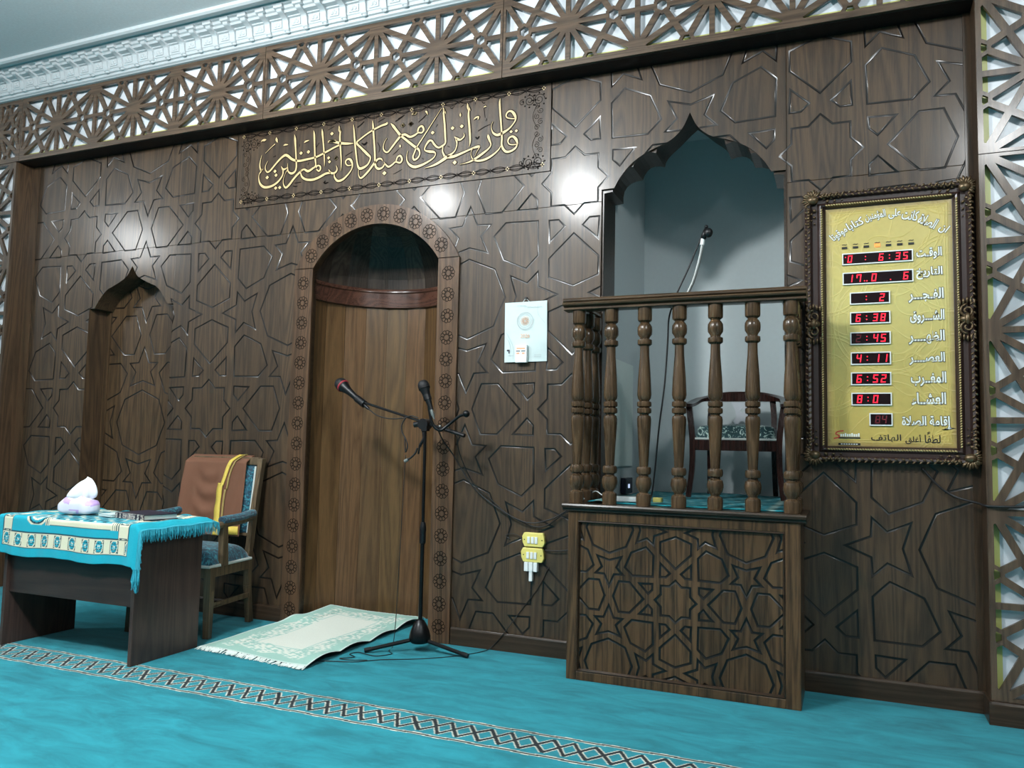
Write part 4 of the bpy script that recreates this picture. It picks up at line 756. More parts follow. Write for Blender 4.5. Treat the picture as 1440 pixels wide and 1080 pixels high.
obj('frame', fr, M_FRAME, ck, smooth='auto')
lf, rp_ = MB(), MB()
def side(c):   # start, end, inward frame width direction
    a, b = cor[c], cor[(c + 1) % 4]; return np.array(a[0]), np.array(b[0]), np.array(a[1]), np.array(b[1])
for c in range(4):
    a, b, ai, bi = side(c); d = (b - a) / np.linalg.norm(b - a); inn = np.array([-d[1], d[0]]); wdt = abs((ai - a) @ inn)
    Lg = np.linalg.norm(b - a); nn = int(Lg / .0155); R = Matrix.Rotation(-math.atan2(d[1], d[0]), 3, 'Y')
    for q in range(nn):
        s = (q + .5) / nn; p = a + d * (Lg * s) + inn * wdt * .17; tilt = Matrix.Rotation(.75 if q % 2 else -.75, 3, 'Y')
        lf.ball((p[0] + inn[0] * .007 * (1 if q % 2 else -1), -.058, p[1] + inn[1] * .007 * (1 if q % 2 else -1)), .0115, .0065, .0055, 7, 4, R @ tilt)
    Li = np.linalg.norm(bi - ai); nn = int(Li / .0125)
    for q in range(nn):
        s = (q + .5) / nn; p = ai + d * (Li * s) - inn * wdt * .19
        rp_.ball((p[0], -.0475, p[1]), .0085, .005, .0045, 6, 4, R @ Matrix.Rotation(.6, 3, 'Y'))
for o, i in cor:    # shell scrolls on the corners
    cx, cz = o[0] + (i[0] - o[0]) * .42, o[1] + (i[1] - o[1]) * .42; sx = 1 if i[0] > o[0] else -1; sz = 1 if i[1] > o[1] else -1
    lf.ball((cx, -.056, cz), .030, .02, .024, 12, 7)
    for q in range(11):
        a = -.5 + q * .257 + (PI if sx > 0 else 0); 
        a = math.atan2(-sz, -sx) + (q - 5) * .30; L_ = .050 if q % 2 == 0 else .042
        lf.ball((cx + math.cos(a) * L_ * .75, -.056, cz + math.sin(a) * L_ * .75), .022, .011, .0075, 8, 5, Matrix.Rotation(-a, 3, 'Y'))
    for (ux, uz) in ((sx, 0), (0, sz)):
        for q in range(6):
            px, pz = cx + ux * (.055 + .018 * q), cz + uz * (.055 + .018 * q); s_ = .012 - .0014 * q
            lf.ball((px + (uz != 0) * .008 * (-1) ** q, -.046, pz + (ux != 0) * .008 * (-1) ** q), s_, .008, s_ * .7, 7, 4, Matrix.Rotation(.6 * (-1) ** q, 3, 'Y'))
        for q in range(7):
            px, pz = cx + ux * (.05 + .016 * q) - (uz != 0) * sx * .022, cz + uz * (.05 + .016 * q) - (ux != 0) * sz * .018
            lf.ball((px, -.060, pz), .013 - .001 * q, .008, .007, 7, 4, Matrix.Rotation(.9 * (-1) ** q, 3, 'Y'))
for cx, sx in ((FX0 + .045, 1), (FX1 - .042, -1)):    # cartouches half way up the sides
    cz = 1.905
    for s in (-1, 1):
        sc_ = [(cx + (.034 * (1 - t * .75)) * math.cos(s * (PI / 2 + t * 9)), -.060, cz + s * .040 + .034 * (1 - t * .75) * math.sin(s * (PI / 2 + t * 9))) for t in np.linspace(0, 1, 26)]
        lf.tube(sc_, .0062, 6)
        for q in range(5): lf.ball((cx + (q - 2) * .016, -.056, cz + s * (.095 - .006 * abs(q - 2))), .007, .009, .017, 7, 5)
    lf.ball((cx, -.058, cz), .034, .017, .022, 10, 6); lf.ball((cx, -.07, cz), .014, .012, .030, 8, 6)
obj('leaf_carving', lf, M_LEAF, ck, smooth=True); obj('rope_edge', rp_, M_ROPE, ck, smooth=True)
# embossed gold sheet
nu, nv = 190, 402; X = np.linspace(KX0 - .004, KX1 + .004, nu); Z = np.linspace(KZ0 - .004, KZ1 + .004, nv); gx, gz = np.meshgrid(X, Z)
cx = (KX0 + KX1) / 2; ln = np.zeros(gx.shape)
def ring_(x, z, r, wd=.0022): global ln; ln = np.maximum(ln, np.exp(-((np.hypot(gx - x, gz - z) - r) / wd) ** 2))
for zc in (1.40, 1.90, 2.40):
    for r in (.245, .262, .200): ring_(cx, zc, r)
for zc in (1.15, 1.65, 2.15, 2.65):
    for xx in (KX0, KX1):
        for r in (.185, .202, .10): ring_(xx, zc, r)
fx, fz = (gx - cx) / .09, (gz - 1.9) / .11
scr = np.sin(fx * 2.2 + 2.0 * np.sin(fz * 2.1)) + np.sin(fz * 2.6 + 1.8 * np.sin(fx * 1.9)); ln = np.maximum(ln, .8 * np.exp(-(scr / .10) ** 2))
for off in (.022, .034): e = np.minimum(np.minimum(gx - KX0, KX1 - gx), np.minimum(gz - KZ0, KZ1 - gz)); ln = np.maximum(ln, np.exp(-((e - off) / .0018) ** 2))
gm = MB(); gm.v = [(x, -.0225 - .0011 * h, z) for x, z, h in zip(gx.ravel(), gz.ravel(), ln.ravel())]
gm.f = [(j * nu + i, j * nu + i + 1, (j + 1) * nu + i + 1, (j + 1) * nu + i) for j in range(nv - 1) for i in range(nu - 1)]; gm.m = [0] * len(gm.f)
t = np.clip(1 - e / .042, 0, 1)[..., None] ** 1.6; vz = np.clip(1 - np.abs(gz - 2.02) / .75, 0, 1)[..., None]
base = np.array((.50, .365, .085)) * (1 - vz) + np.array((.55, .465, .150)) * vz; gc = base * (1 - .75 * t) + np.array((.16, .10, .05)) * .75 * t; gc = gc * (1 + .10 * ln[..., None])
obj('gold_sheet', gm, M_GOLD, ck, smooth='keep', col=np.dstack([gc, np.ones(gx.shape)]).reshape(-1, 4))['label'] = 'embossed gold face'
YS = -.0245
DISP = [(5.707, 6.031, 2.223, 2.274), (5.708, 6.031, 2.117, 2.171), (5.742, 5.922, 2.011, 2.064), (5.742, 5.922, 1.907, 1.96), (5.742, 5.922, 1.799, 1.854), (5.743, 5.922, 1.694, 1.749), (5.743, 5.922, 1.588, 1.644), (5.744, 5.923, 1.483, 1.538), (5.828, 5.925, 1.379, 1.433)]
SHOW = [[('*', .035, .68), ('0', .10, 0), (':', .33, 0), ('6', .56, 0), (':', .68, 0), ('3', .80, 0), ('5', .91, 0)], [('1', .10, 0), ('n', .225, 0), ('.', .31, 0), ('.', .345, 0), ('0', .45, 0), ('.', .69, 0), ('6', .91, 0)],
        [(':', .41, 0), ('2', .82, 0)], [('6', .19, 0), (':', .41, 0), ('3', .64, 0), ('8', .84, 0)], [('2', .19, 1), (':', .41, 0), ('4', .64, 0), ('5', .84, 0)], [('4', .19, 0), (':', .41, 0), ('1', .66, 0), ('1', .87, 0)],
        [('6', .19, 0), (':', .41, 0), ('5', .62, 0), ('2', .83, 0)], [('8', .19, 0), (':', .41, 0), ('0', .61, 0)], [('8', .35, 1), ('4', .66, 1)]]
for (x0, x1, z0, z1), sh in zip(DISP, SHOW):
    scr_ = MB().box(x0, x1, -.030, -.020, z0, z1)
    g = MB(); b = .0055
    for a0, a1, c0, c1 in ((x0 - b, x0, z0 - b, z1 + b), (x1, x1 + b, z0 - b, z1 + b), (x0, x1, z0 - b, z0), (x0, x1, z1, z1 + b)): g.box(a0, a1, -.032, -.020, c0, c1)
    on, dim = Slot(scr_, 1), Slot(scr_, 2); h = (z1 - z0) * .74; wd = h * .56; zc = (z0 + z1) / 2
    for ch, s, fl_ in sh:
        xx = x0 + (x1 - x0) * s
        if ch in ':.*':
            for dz in ((-.2, .2) if ch == ':' else (-.36,) if ch == '.' else (.24,)): on.tube([(xx, -.0302, zc + dz * h * 1.1), (xx, -.0310, zc + dz * h * 1.1)], .0030, 8)
        else: digit(dim if fl_ == 1 else on, ch, xx, zc, wd, h, -.0308)
    f = obj('display', scr_, [M_SCREEN, M_LED, M_LEDDIM], ck, smooth='keep'); f['label'] = 'dark display window with red digits'; obj('bezel', g, M_WPLAS, f)
TXT = [('الوقـت', 6.053, 6.166, 2.225, 2.282), ('التاريخ', 6.051, 6.167, 2.121, 2.182), ('الفـجـــر', 6.014, 6.17, 2.005, 2.072), ('الشـــروق', 6.019, 6.172, 1.896, 1.962), ('الظهــــر', 6.012, 6.171, 1.79, 1.857), ('العصــــر', 6.013, 6.17, 1.685, 1.745), ('المغــرب', 6.018, 6.174, 1.577, 1.646), ('العشــاء', 6.021, 6.171, 1.482, 1.541), ('إقامة الصلاة', 5.974, 6.189, 1.36, 1.424)]
for s, a, b, c, d_ in TXT:
    wt = MB(); text_into(wt, shape(s), a, b, c, d_, -.0262, .026); wt.mi = 1; text_into(wt, shape(s), a, b, c, d_, -.0250, .066)
    q = obj('lettering', wt, [M_TXTW, M_TXTK], ck, smooth='keep'); q['label'] = 'white Arabic word with a dark outline'
wt = MB(); bt = Slot(wt, 1)
for s, (x, z), wd, r in zip(['ان', 'الصلاة', 'كانت', 'على', 'المؤمنين', 'كتابا', 'موقوتا'], [(6.178, 2.375), (6.108, 2.42), (6.027, 2.459), (5.955, 2.473), (5.864, 2.47), (5.768, 2.433), (5.688, 2.387)], [.036, .086, .074, .056, .098, .082, .086], [-38, -30, -14, -3, 8, 24, 36]):
    for m_, o_, y_ in ((wt, .016, -.0262), (bt, .052, -.0250)): text_into(m_, shape(s), x - wd * .50, x + wd * .50, z - .026, z + .026, y_, o_, math.radians(r))
q = obj('verse_lettering', wt, [M_TXTW, M_TXTK], ck, smooth='keep'); q['label'] = 'arched white verse across the top'
bt = MB(); text_into(bt, shape('لطفا'), 6.075, 6.144, 1.290, 1.330, -.0252, .012); text_into(bt, shape('أغلق'), 5.988, 6.058, 1.284, 1.330, -.0252, .012); text_into(bt, shape('الهاتف'), 5.830, 5.968, 1.290, 1.330, -.0252, .012)
bt.ribbon([(6.086, 1.340), (6.098, 1.345)], .003, -.0252); bt.ribbon([(6.086, 1.334), (6.098, 1.339)], .003, -.0252)
obj('notice_lettering', bt, M_TXTK, ck)['label'] = 'black Arabic notice along the bottom'
for i in range(7):
    x = 5.714 + (6.029 - 5.714) * i / 6; dk = MB().box(x - .013, x + .013, -.0265, -.022, 2.305, 2.316 + (.007 if i == 3 else 0)); dk.mi = 1
    dk.ribbon([(x - .012, 2.326), (x - .004, 2.3285), (x + .004, 2.326), (x + .012, 2.329)], .0035, -.0252)
    o = obj('day_lamp', dk, [M_DAY if i == 3 else M_TXTK, M_TXTK], ck, smooth='keep')
    if i == 3: o['label'] = 'lit orange day lamp'
lo_ = MB(); lo_.ribbon(smooth_path([(5.700, 1.346), (5.672, 1.342), (5.662, 1.330), (5.676, 1.322), (5.676, 1.312), (5.652, 1.306)], 4), .0055, -.0254); lo_.mi = 1
lk, lw_ = lo_, Slot(lo_, 2)
lk.box(5.674, 5.779, -.0252, -.024, 1.306, 1.313); lk.box(5.674, 5.779, -.0252, -.024, 1.272, 1.283)
for i in range(9): lw_.box(5.684 + i * .0105, 5.6915 + i * .0105, -.0256, -.024, 1.316, 1.330 + .004 * (i % 3 == 2))
for i in range(7): lw_.box(5.686 + i * .012, 5.694 + i * .012, -.0256, -.0252, 1.2755, 1.2795)
obj('maker_mark', lo_, [M_LOGO, M_TXTK, M_TXTW], ck, smooth='keep')['label'] = 'red swoosh mark with white letters over black strips'

# ---------------------------------------------------------------- calendar on the wall
cl = thing('wall_calendar', 'white calendar sheet with a tear-off date pad hanging right of the niche', 'calendar', (3.90, 0, 1.74))
bx0, bx1, bz0, bz1 = 3.762, 4.040, 1.744, 2.116
cardb = grid(14, 18, lambda u, v: (bx0 + (bx1 - bx0) * u + .004 * (1 - v), -.010 - .004 * math.sin(u * 5) * (1 - v) - .004 * abs(u - .5), bz0 + (bz1 - bz0) * v + .003 * u))
nc_ = len(cardb.v); cardb.add([(x, y + .003, z) for x, y, z in cardb.v[:nc_]], [tuple(reversed(f)) for f in cardb.f[:]])
pr_ = Slot(cardb, 1); yq = -.0178
for r in (.050, .053, .040): pr_.ribbon([(3.900 + r * math.cos(a), 1.998 + r * 1.03 * math.sin(a)) for a in np.linspace(0, 2 * PI, 33)], .0016, yq)
pr_.ribbon(smooth_path([(3.775, 1.93), (3.80, 1.89), (3.826, 1.83), (3.826, 1.76)], 5), .0016, yq); pr_.ribbon(smooth_path([(3.775, 1.90), (3.80, 1.86), (3.812, 1.80)], 5), .0016, yq)
pr_.ribbon(smooth_path([(3.985, 2.10), (3.985, 2.04), (4.03, 1.98)], 5), .0016, yq)
for i in range(5): pr_.ribbon([(3.845 + .012 * i, 2.094 + .002 * (i % 2)), (3.856 + .012 * i, 2.094)], .0022, yq)
for i in range(10): pr_.ribbon([(3.895 + .0115 * i, 2.083 + .0015 * (i % 2)), (3.904 + .0115 * i, 2.083)], .0024, yq)
for z in (1.786, 1.776): pr_.ribbon([(3.965, z), (4.010, z)], .0016, yq)
pr_.ribbon([(3.79, 1.785), (3.826, 1.785)], .0025, yq)
pc_ = Slot(cardb, 2)
for k in range(10):
    a = k * PI / 5
    for r, q in ((.022, .0062), (.012, .005)): pc_.ribbon([(3.900 + r * math.cos(a) + q * math.cos(b), 1.998 + r * math.sin(a) + q * math.sin(b)) for b in np.linspace(0, 2 * PI, 9)], .002, yq)
text_into(pc_, '2026', 3.872, 3.932, 1.893, 1.917, yq)
dg = Slot(cardb, 3).box(3.783, 3.802, yq - .0003, yq, 1.812, 1.822).box(3.794, 3.802, yq - .0003, yq, 1.798, 1.812)
obj('card', cardb, [M_PAPER, M_GREYP, M_PEACH, M_PRINT], cl, smooth='keep')
pd_ = MB().box(3.848, 3.922, -.038, -.015, 1.740, 1.846); pm = Slot(pd_, 1)
for i in range(2): pm.box(3.853 + i * .034, 3.880 + i * .034, -.0385, -.038, 1.806, 1.812)
pm = Slot(pd_, 2).box(3.856, 3.912, -.0384, -.038, 1.820, 1.830).box(3.856, 3.876, -.0384, -.038, 1.790, 1.801).box(3.892, 3.910, -.0384, -.038, 1.790, 1.801)
obj('date_pad', pd_, [M_WPLAS, M_PRINT, M_PEACH], cl, smooth='keep')
hk = MB().tube([(3.877, -.008, 2.113), (3.901, -.012, 2.140), (3.925, -.008, 2.115)], .002, 6); obj('hanging_cord', hk, M_WPLAS, cl)
obj('nail', MB().tube([(3.901, -.018, 2.141), (3.901, .0, 2.141)], .007, 8), M_BLACK, cl)

# ---------------------------------------------------------------- sockets on the wall
def socket(label, z0, z1, x0, x1, rot=0):
    t = thing('power_socket', label, 'socket', ((x0 + x1) / 2, -.0, (z0 + z1) / 2), 0, 'cream wall sockets')
    xm, h = .012, (z1 - z0)
    p = [(x0 + xm, z1), (x0, z1 - h * .28), (x0 + .004, z0 + h * .3), (x0 + xm + .004, z0), (x1 - xm, z0), (x1, z0 + h * .3), (x1 - .004, z1 - h * .28), (x1 - xm, z1)]
    obj('plate', MB().prism_xz(p, -.030, -.0005), M_CREAM, t, bevel=.004)
    cx = (x0 + x1) / 2; zc = (z0 + z1) / 2
    for dx in (-.028, -.003, .020): obj('outlet', MB().box(cx + dx - .009, cx + dx + .009, -.036, -.029, zc - .022, zc + .018), M_WPLAS, t, bevel=.002)
    for dx in (-.056, .056): obj('screw', MB().tube([(cx + dx, -.0315, zc), (cx + dx, -.029, zc)], .0035, 8), M_BLACK, t)
socket('cream three-way wall socket with rounded ends, upper of the two', .633, .716, 3.914, 4.059)
socket('cream three-way wall socket with white plugs below it, lower of the two', .543, .626, 3.908, 4.056)
for k, (x, zb) in enumerate(((3.944, .488), (3.973, .430), (4.002, .488))):
    t = thing('plug', ['white plug at the left below the lower cream socket', 'longest white plug, in the middle below the lower socket', 'white plug at the right below the lower cream socket'][k], 'plug', (x, 0, zb), 0, 'white plugs under the sockets')
    obj('plug_body', MB().box(x - .0125, x + .0125, -.034, -.002, max(zb, .488), .5425), M_WPLAS, t, bevel=.003)
    if k == 1: obj('plug_tail', MB().box(x - .011, x + .010, -.030, -.004, zb, .489), M_WPLAS, t, bevel=.003)

# ---------------------------------------------------------------- cables
def cable(name, label, pts, r=.0035, mat=None, n=8, cat='cable', group=None):
    return tag(obj(name, MB().tube(smooth_path(pts, n), r, 6), mat or M_CABLE, smooth=True), label, cat, group)
cable('microphone_cable', 'black cable sagging from the stand boom to the pulpit, uppermost loop', [(3.455, -.275, 1.318), (3.445, -.18, 1.25), (3.465, -.08, 1.165), (3.586, -.035, .972), (3.756, -.03, .850), (3.944, -.03, .775), (4.101, -.03, .805), (4.22, -.03, .872), (4.30, -.025, .88)], .0042)
cable('microphone_cable', 'thin black cable sagging lower from the boom end to the pulpit', [(3.575, -.262, 1.285), (3.55, -.16, 1.17), (3.595, -.06, 1.0), (3.70, -.02, .90), (3.847, -.018, .800), (4.031, -.018, .752), (4.194, -.018, .850), (4.30, -.016, .868)], .0032)
cable('socket_lead', 'short thin lead from the upper socket across to the pulpit side', [(3.915, -.012, .672), (3.86, -.014, .70), (3.80, -.012, .69), (3.83, -.010, .665)], .0022)
cable('socket_lead', 'black lead from the lower socket running right to the pulpit', [(4.057, -.015, .618), (4.11, -.02, .618), (4.20, -.02, .628), (4.30, -.02, .66)], .004)
cable('wall_cable', 'black cable drooping from under the clock to the right lattice', [(6.06, -.012, 1.165), (6.13, -.02, 1.08), (6.20, -.03, 1.03), (6.29, -.10, 1.005), (6.33, -.172, .997), (6.50, -.174, 1.003), (6.78, -.174, 1.03)], .006)
cable('floor_cable', 'thin dark wire from the rug along the carpet to the sockets', [(2.96, -.70, .004), (3.06, -.66, .004), (3.16, -.62, .004), (3.26, -.52, .004), (3.42, -.42, .004), (3.55, -.31, .004), (3.64, -.20, .004), (3.70, -.08, .004), (3.73, -.024, .02), (3.80, -.022, .10), (3.90, -.006, .24), (4.02, -.006, .40), (4.08, -.006, .52)], .0024)
cable('hanging_wire', 'thin dark wire hanging beside the stand and looped on the carpet', [(3.208, -.22, 1.16), (3.203, -.22, 1.05), (3.196, -.22, .81), (3.185, -.22, .466), (3.178, -.225, .15), (3.172, -.24, .010), (3.20, -.33, .004), (3.25, -.38, .004), (3.20, -.46, .004), (3.14, -.46, .004), (3.06, -.44, .004), (3.04, -.50, .005), (3.10, -.54, .004), (3.04, -.60, .004), (3.11, -.60, .004), (3.2, -.56, .004)], .0024)

# ---------------------------------------------------------------- microphone stand
SX, SY = 3.352, -.235
ms = thing('microphone_stand', 'black tripod boom microphone stand in front of the niche', 'stand', (SX, SY, 0))
obj('base', MB().lathe([(.020, .045), (.052, .050), (.062, .062), (.064, .085), (.056, .12), (.040, .155), (.026, .178), (.018, .185)], SX, SY, 24), M_BLKMET, ms, smooth='auto')
for (dx, dy) in ((-.262, -.190), (.332, -.020), (-.10, .36)):
    lg_ = obj('leg', MB().tube([(SX + dx * .12, SY + dy * .12, .068), (SX + dx * .9, SY + dy * .9, .020)], .0115, 10), M_BLKMET, ms, smooth='auto')
    obj('foot', MB().tube([(SX + dx * .88, SY + dy * .88, .022), (SX + dx, SY + dy, .0145)], .0135, 10), M_BLACK, lg_, smooth='auto')
obj('pole', MB().tube([(SX, SY, .17), (SX, SY, .66)], .0125, 12).tube([(SX, SY, .66), (SX - .006, SY, 1.372)], .0098, 12), M_BLKMET, ms, smooth='auto')
obj('height_clutch', MB().lathe([(.014, .63), (.019, .635), (.019, .70), (.021, .715), (.019, .735), (.014, .76)], SX, SY, 16), M_BLACK, ms, smooth='auto')
A_, B_ = Vector((2.832, -.130, 1.490)), Vector((3.622, -.250, 1.284)); dv = (B_ - A_).normalized(); Pv = A_ + dv * ((3.335 - A_.x) / dv.x)
obj('boom', MB().tube([A_, B_ - dv * .15], .0080, 10), M_BLKMET, ms, smooth='auto')
obj('boom_grip', MB().tube([B_ - dv * .16, B_], .0120, 10), M_BLACK, ms, smooth='auto')
obj('boom_clutch', MB().tube([Pv + Vector((0, -.045, -.008)), Pv + Vector((0, .022, -.008))], .034, 18).tube([Pv + Vector((-.080, 0, -.012)), Pv + Vector((-.035, 0, -.004))], .018, 10).box(SX - .024, SX + .014, SY - .016, SY + .020, Pv.z - .05, Pv.z), M_BLACK, ms, smooth='auto')
gp = [(3.405, -.315, 1.500), (3.418, -.315, 1.417), (3.440, -.305, 1.342), (3.479, -.29, 1.314), (3.520, -.27, 1.345), (3.584, -.26, 1.397), (3.622, -.26, 1.410)]
obj('gooseneck_arm', MB().tube(smooth_path(gp, 6), .0095, 8).ball((3.634, -.26, 1.414), .022, None, None, 12, 8), M_BLKMET, ms, smooth=True)
obj('cable_tie', MB().tube([B_ - dv * .19 + Vector((0, 0, -.014)), B_ - dv * .19 + Vector((0, 0, .014))], .005, 6), M_WPLAS, ms)
obj('lever', MB().tube(smooth_path([Pv + Vector((-.01, -.03, -.03)), Pv + Vector((.005, -.03, -.09)), Pv + Vector((-.02, -.03, -.14)), Pv + Vector((-.03, -.03, -.19))], 5), [.008] * 6 + [.010] * 5 + [.006] * 5, 8), M_BLACK, ms, smooth=True)
def microphone(label, head, tail, ring, k):
    H, T = Vector(head), Vector(tail); d = (T - H).normalized(); t = thing('microphone', label, 'microphone', tuple(H), 0, 'handheld microphones on the stand')
    rot = d.to_track_quat('Z', 'Y').to_matrix(); L = (T - H).length
    def lt(prof, n=18):
        m = MB().lathe(prof, 0, 0, n); m.v = [tuple(rot @ Vector(p) + H) for p in m.v]; return m
    obj('grille', lt([(.004 * k, -.032 * k), (.018 * k, -.028 * k), (.027 * k, -.018 * k), (.031 * k, -.002 * k), (.030 * k, .012 * k), (.027 * k, .022 * k)]), M_GRILL, t, smooth='auto')
    obj('collar', lt([(.029 * k, .0095 * k), (.0318 * k, .011 * k), (.0318 * k, .0150 * k), (.029 * k, .018 * k)]), M_RED if ring else M_BLKMET, t, smooth='auto')
    obj('handle', lt([(.026 * k, .021 * k), (.022 * k, .040 * k), (.0175 * k, .08), (.0150, L - .03), (.0130, L)]), M_BLACK, t, smooth='auto')
    obj('connector', lt([(.0105, L), (.0105, L + .035), (.006, L + .045), (.004, L + .06)]), M_NECK if not ring else M_BLACK, t, smooth='auto')
microphone('black microphone with a red ring at the left end of the boom', (2.622, -.085, 1.612), (2.838, -.125, 1.470), True, 1.42)
obj('boom_clip', MB().tube([(2.765, -.112, 1.518), (2.835, -.125, 1.478)], .025, 12), M_BLACK, ms, smooth='auto')
microphone('plain black microphone standing upright over the middle of the boom', (3.372, -.315, 1.578), (3.428, -.315, 1.435), False, 1.15)
obj('holder_clip', MB().tube([(3.386, -.315, 1.542), (3.404, -.315, 1.495)], .024, 12), M_BLACK, ms, smooth='auto')
cable('microphone_lead', 'black lead slung under the left arm of the boom', [(2.872, -.135, 1.450), (2.935, -.15, 1.412), (3.01, -.165, 1.391), (3.09, -.18, 1.384), (3.17, -.19, 1.390), (3.23, -.20, 1.402), (3.28, -.205, 1.388)], .0040)
cable('microphone_lead', 'dangling looped lead end below the boom joint', [(3.200, -.22, 1.392), (3.173, -.22, 1.345), (3.178, -.22, 1.30), (3.205, -.22, 1.256), (3.218, -.22, 1.215), (3.206, -.22, 1.178), (3.200, -.22, 1.225), (3.198, -.22, 1.265)], .0042)
cable('microphone_lead', 'short strap with a plug hanging from the stand lever', [(3.305, -.25, 1.205), (3.292, -.25, 1.175), (3.268, -.25, 1.150), (3.240, -.25, 1.132)], .0058)
obj('strap_plug', MB().tube([(3.243, -.25, 1.134), (3.220, -.25, 1.122)], .010, 10), M_NECK, ms, smooth='auto')

# ---------------------------------------------------------------- gooseneck microphone over the pulpit
gm_ = thing('gooseneck_microphone', 'silver gooseneck microphone rising behind the pulpit handrail', 'microphone', (4.93, -.29, 2.04))
gpt = smooth_path([(4.93, -.285, 2.03), (4.945, -.285, 2.075), (4.966, -.285, 2.12), (4.988, -.285, 2.19), (5.004, -.285, 2.255), (5.017, -.285, 2.325)], 6)
obj('neck', MB().tube(gpt, .009, 10), M_NECK, gm_, smooth='auto')
obj('clamp', MB().tube([(4.93, -.285, 1.985), (4.93, -.285, 2.045)], .012, 10), M_BLKMET, gm_, smooth='auto')
obj('collar', MB().tube([(5.014, -.285, 2.318), (5.019, -.285, 2.352)], .011, 10), M_WPLAS, gm_, smooth='auto')
obj('head', MB().tube([(5.019, -.285, 2.350), (5.028, -.285, 2.375), (5.036, -.285, 2.405)], [.014, .016, .010], 12).ball((5.050, -.30, 2.378), .023, .02, .026, 12, 8).ball((5.036, -.285, 2.415), .010, None, None, 8, 6), M_BLACK, gm_, smooth=True)
cable('pulpit_microphone_cable', 'black wire from the gooseneck microphone down to the pulpit mat', [(5.026, -.285, 2.40), (4.985, -.27, 2.31), (4.935, -.26, 2.195), (4.88, -.255, 2.08), (4.85, -.25, 2.0), (4.832, -.25, 1.93), (4.827, -.25, 1.812), (4.812, -.25, 1.581), (4.784, -.25, 1.351), (4.763, -.25, 1.121), (4.747, -.25, .99), (4.735, -.25, .948)], .0045)

# ---------------------------------------------------------------- horseshoe armchair in the alcove
ch = thing('horseshoe_chair', 'dark wooden horseshoe armchair with green brocade seat inside the alcove', 'chair', (5.098, .60, .947), math.radians(1.5))
def legc(pts, w0, w1, name='leg'):
    mb = MB(); n = len(pts)
    for i in range(n - 1):
        a, b = pts[i], pts[i + 1]; t0, t1 = i / (n - 1), (i + 1) / (n - 1); wa, wb = w0 + (w1 - w0) * t0, w0 + (w1 - w0) * t1
        mb.bar(a, b, wa, wa, wb, wb)
    return obj(name, mb, W_CHAIR, ch, world=False)
for s in (-1, 1):
    legc(smooth_path([(s * .272, -.235, 0), (s * .252, -.225, .17), (s * .250, -.225, .34), (s * .262, -.215, .46), (s * .275, -.195, .548)], 3), .030, .036)
    legc(smooth_path([(s * .205, .245, 0), (s * .200, .205, .2), (s * .198, .195, .36), (s * .198, .215, .5), (s * .190, .235, .605)], 3), .030, .036)
    obj('side_rail', MB().box(s * .225 - .014, s * .225 + .014, -.20, .19, .285, .345), W_CHAIR, ch, world=False, bevel=.003)
obj('front_rail', MB().box(-.235, .235, -.238, -.208, .282, .345), W_CHAIR, ch, world=False, bevel=.003); obj('back_rail', MB().box(-.19, .19, .18, .21, .285, .345), W_CHAIR, ch, world=False, bevel=.003)
ca = [(-.300, -.250, .552), (-.282, -.20, .556), (-.278, -.05, .575), (-.262, .11, .605), (-.20, .215, .622), (-.10, .262, .632), (0, .275, .634), (.10, .262, .632), (.20, .215, .622), (.262, .11, .605), (.278, -.05, .575), (.282, -.20, .556), (.300, -.250, .552)]
cp = smooth_path(ca, 6); mb = MB(); vs = []
for i, p in enumerate(cp):
    a, b = np.array(cp[max(i - 1, 0)]), np.array(cp[min(i + 1, len(cp) - 1)]); t = b - a; nx, ny = -t[1], t[0]; L = math.hypot(nx, ny); nx, ny = nx / L, ny / L
    u = abs(i / (len(cp) - 1) - .5) * 2; hw = .030 if u > .05 else .03; th = .014 + .022 * math.exp(-(u / .36) ** 4)
    vs += [(p[0] + nx * hw * q, p[1] + ny * hw * q, p[2] + th * r) for q, r in ((-1, -.8), (-1, .6), (-.5, 1), (.5, 1), (1, .6), (1, -.8))]
n = len(cp); mb.add(vs, [(i * 6 + j, i * 6 + (j + 1) % 6, (i + 1) * 6 + (j + 1) % 6, (i + 1) * 6 + j) for i in range(n - 1) for j in range(6)] + [tuple(range(6)), tuple(range(6 * n - 1, 6 * n - 7, -1))])
obj('arm_rail', mb, W_CHAIR, ch, world=False, smooth='auto')
sp = MB(); pts = [(-.035, .345), (-.05, .38), (-.075, .43), (-.05, .48), (-.035, .50), (-.045, .55), (-.07, .60)]; out_ = pts + [(-x, z) for x, z in reversed(pts)]
holes = [rot2([(.014 * math.cos(a), .014 * math.sin(a)) for a in np.linspace(0, 2 * PI, 4, endpoint=False)], 0, (0, .545)), [(.026 * math.cos(a), .435 + .042 * math.sin(a)) for a in np.linspace(0, 2 * PI, 12, endpoint=False)], [(-.052 + .006 * math.cos(a), .46 + .012 * math.sin(a)) for a in np.linspace(0, 2 * PI, 8, endpoint=False)], [(.052 + .006 * math.cos(a), .46 + .012 * math.sin(a)) for a in np.linspace(0, 2 * PI, 8, endpoint=False)]]
f_ = fret([out_], holes, (-.1, .34, .1, .61), 0, .016); f_.v = [(x, .215 + .02 * (z - .345) / .25 + y, z) for x, y, z in f_.v]
obj('splat', f_, plain('pale carved splat', (196, 200, 206), .4), ch, world=False)['label'] = 'pale pierced splat'
cu = grid(28, 36, lambda u, v: (-.235 + .47 * u, -.232 + .42 * v, .345 + .085 * (1 - abs(2 * u - 1) ** 26) * (1 - abs(2 * v - 1) ** 30) ** .5 + .018 * math.sin(PI * u) * math.sin(PI * v)))
obj('seat_cushion', cu, M_BROC2, ch, world=False, smooth=True)['label'] = 'green brocade seat cushion'
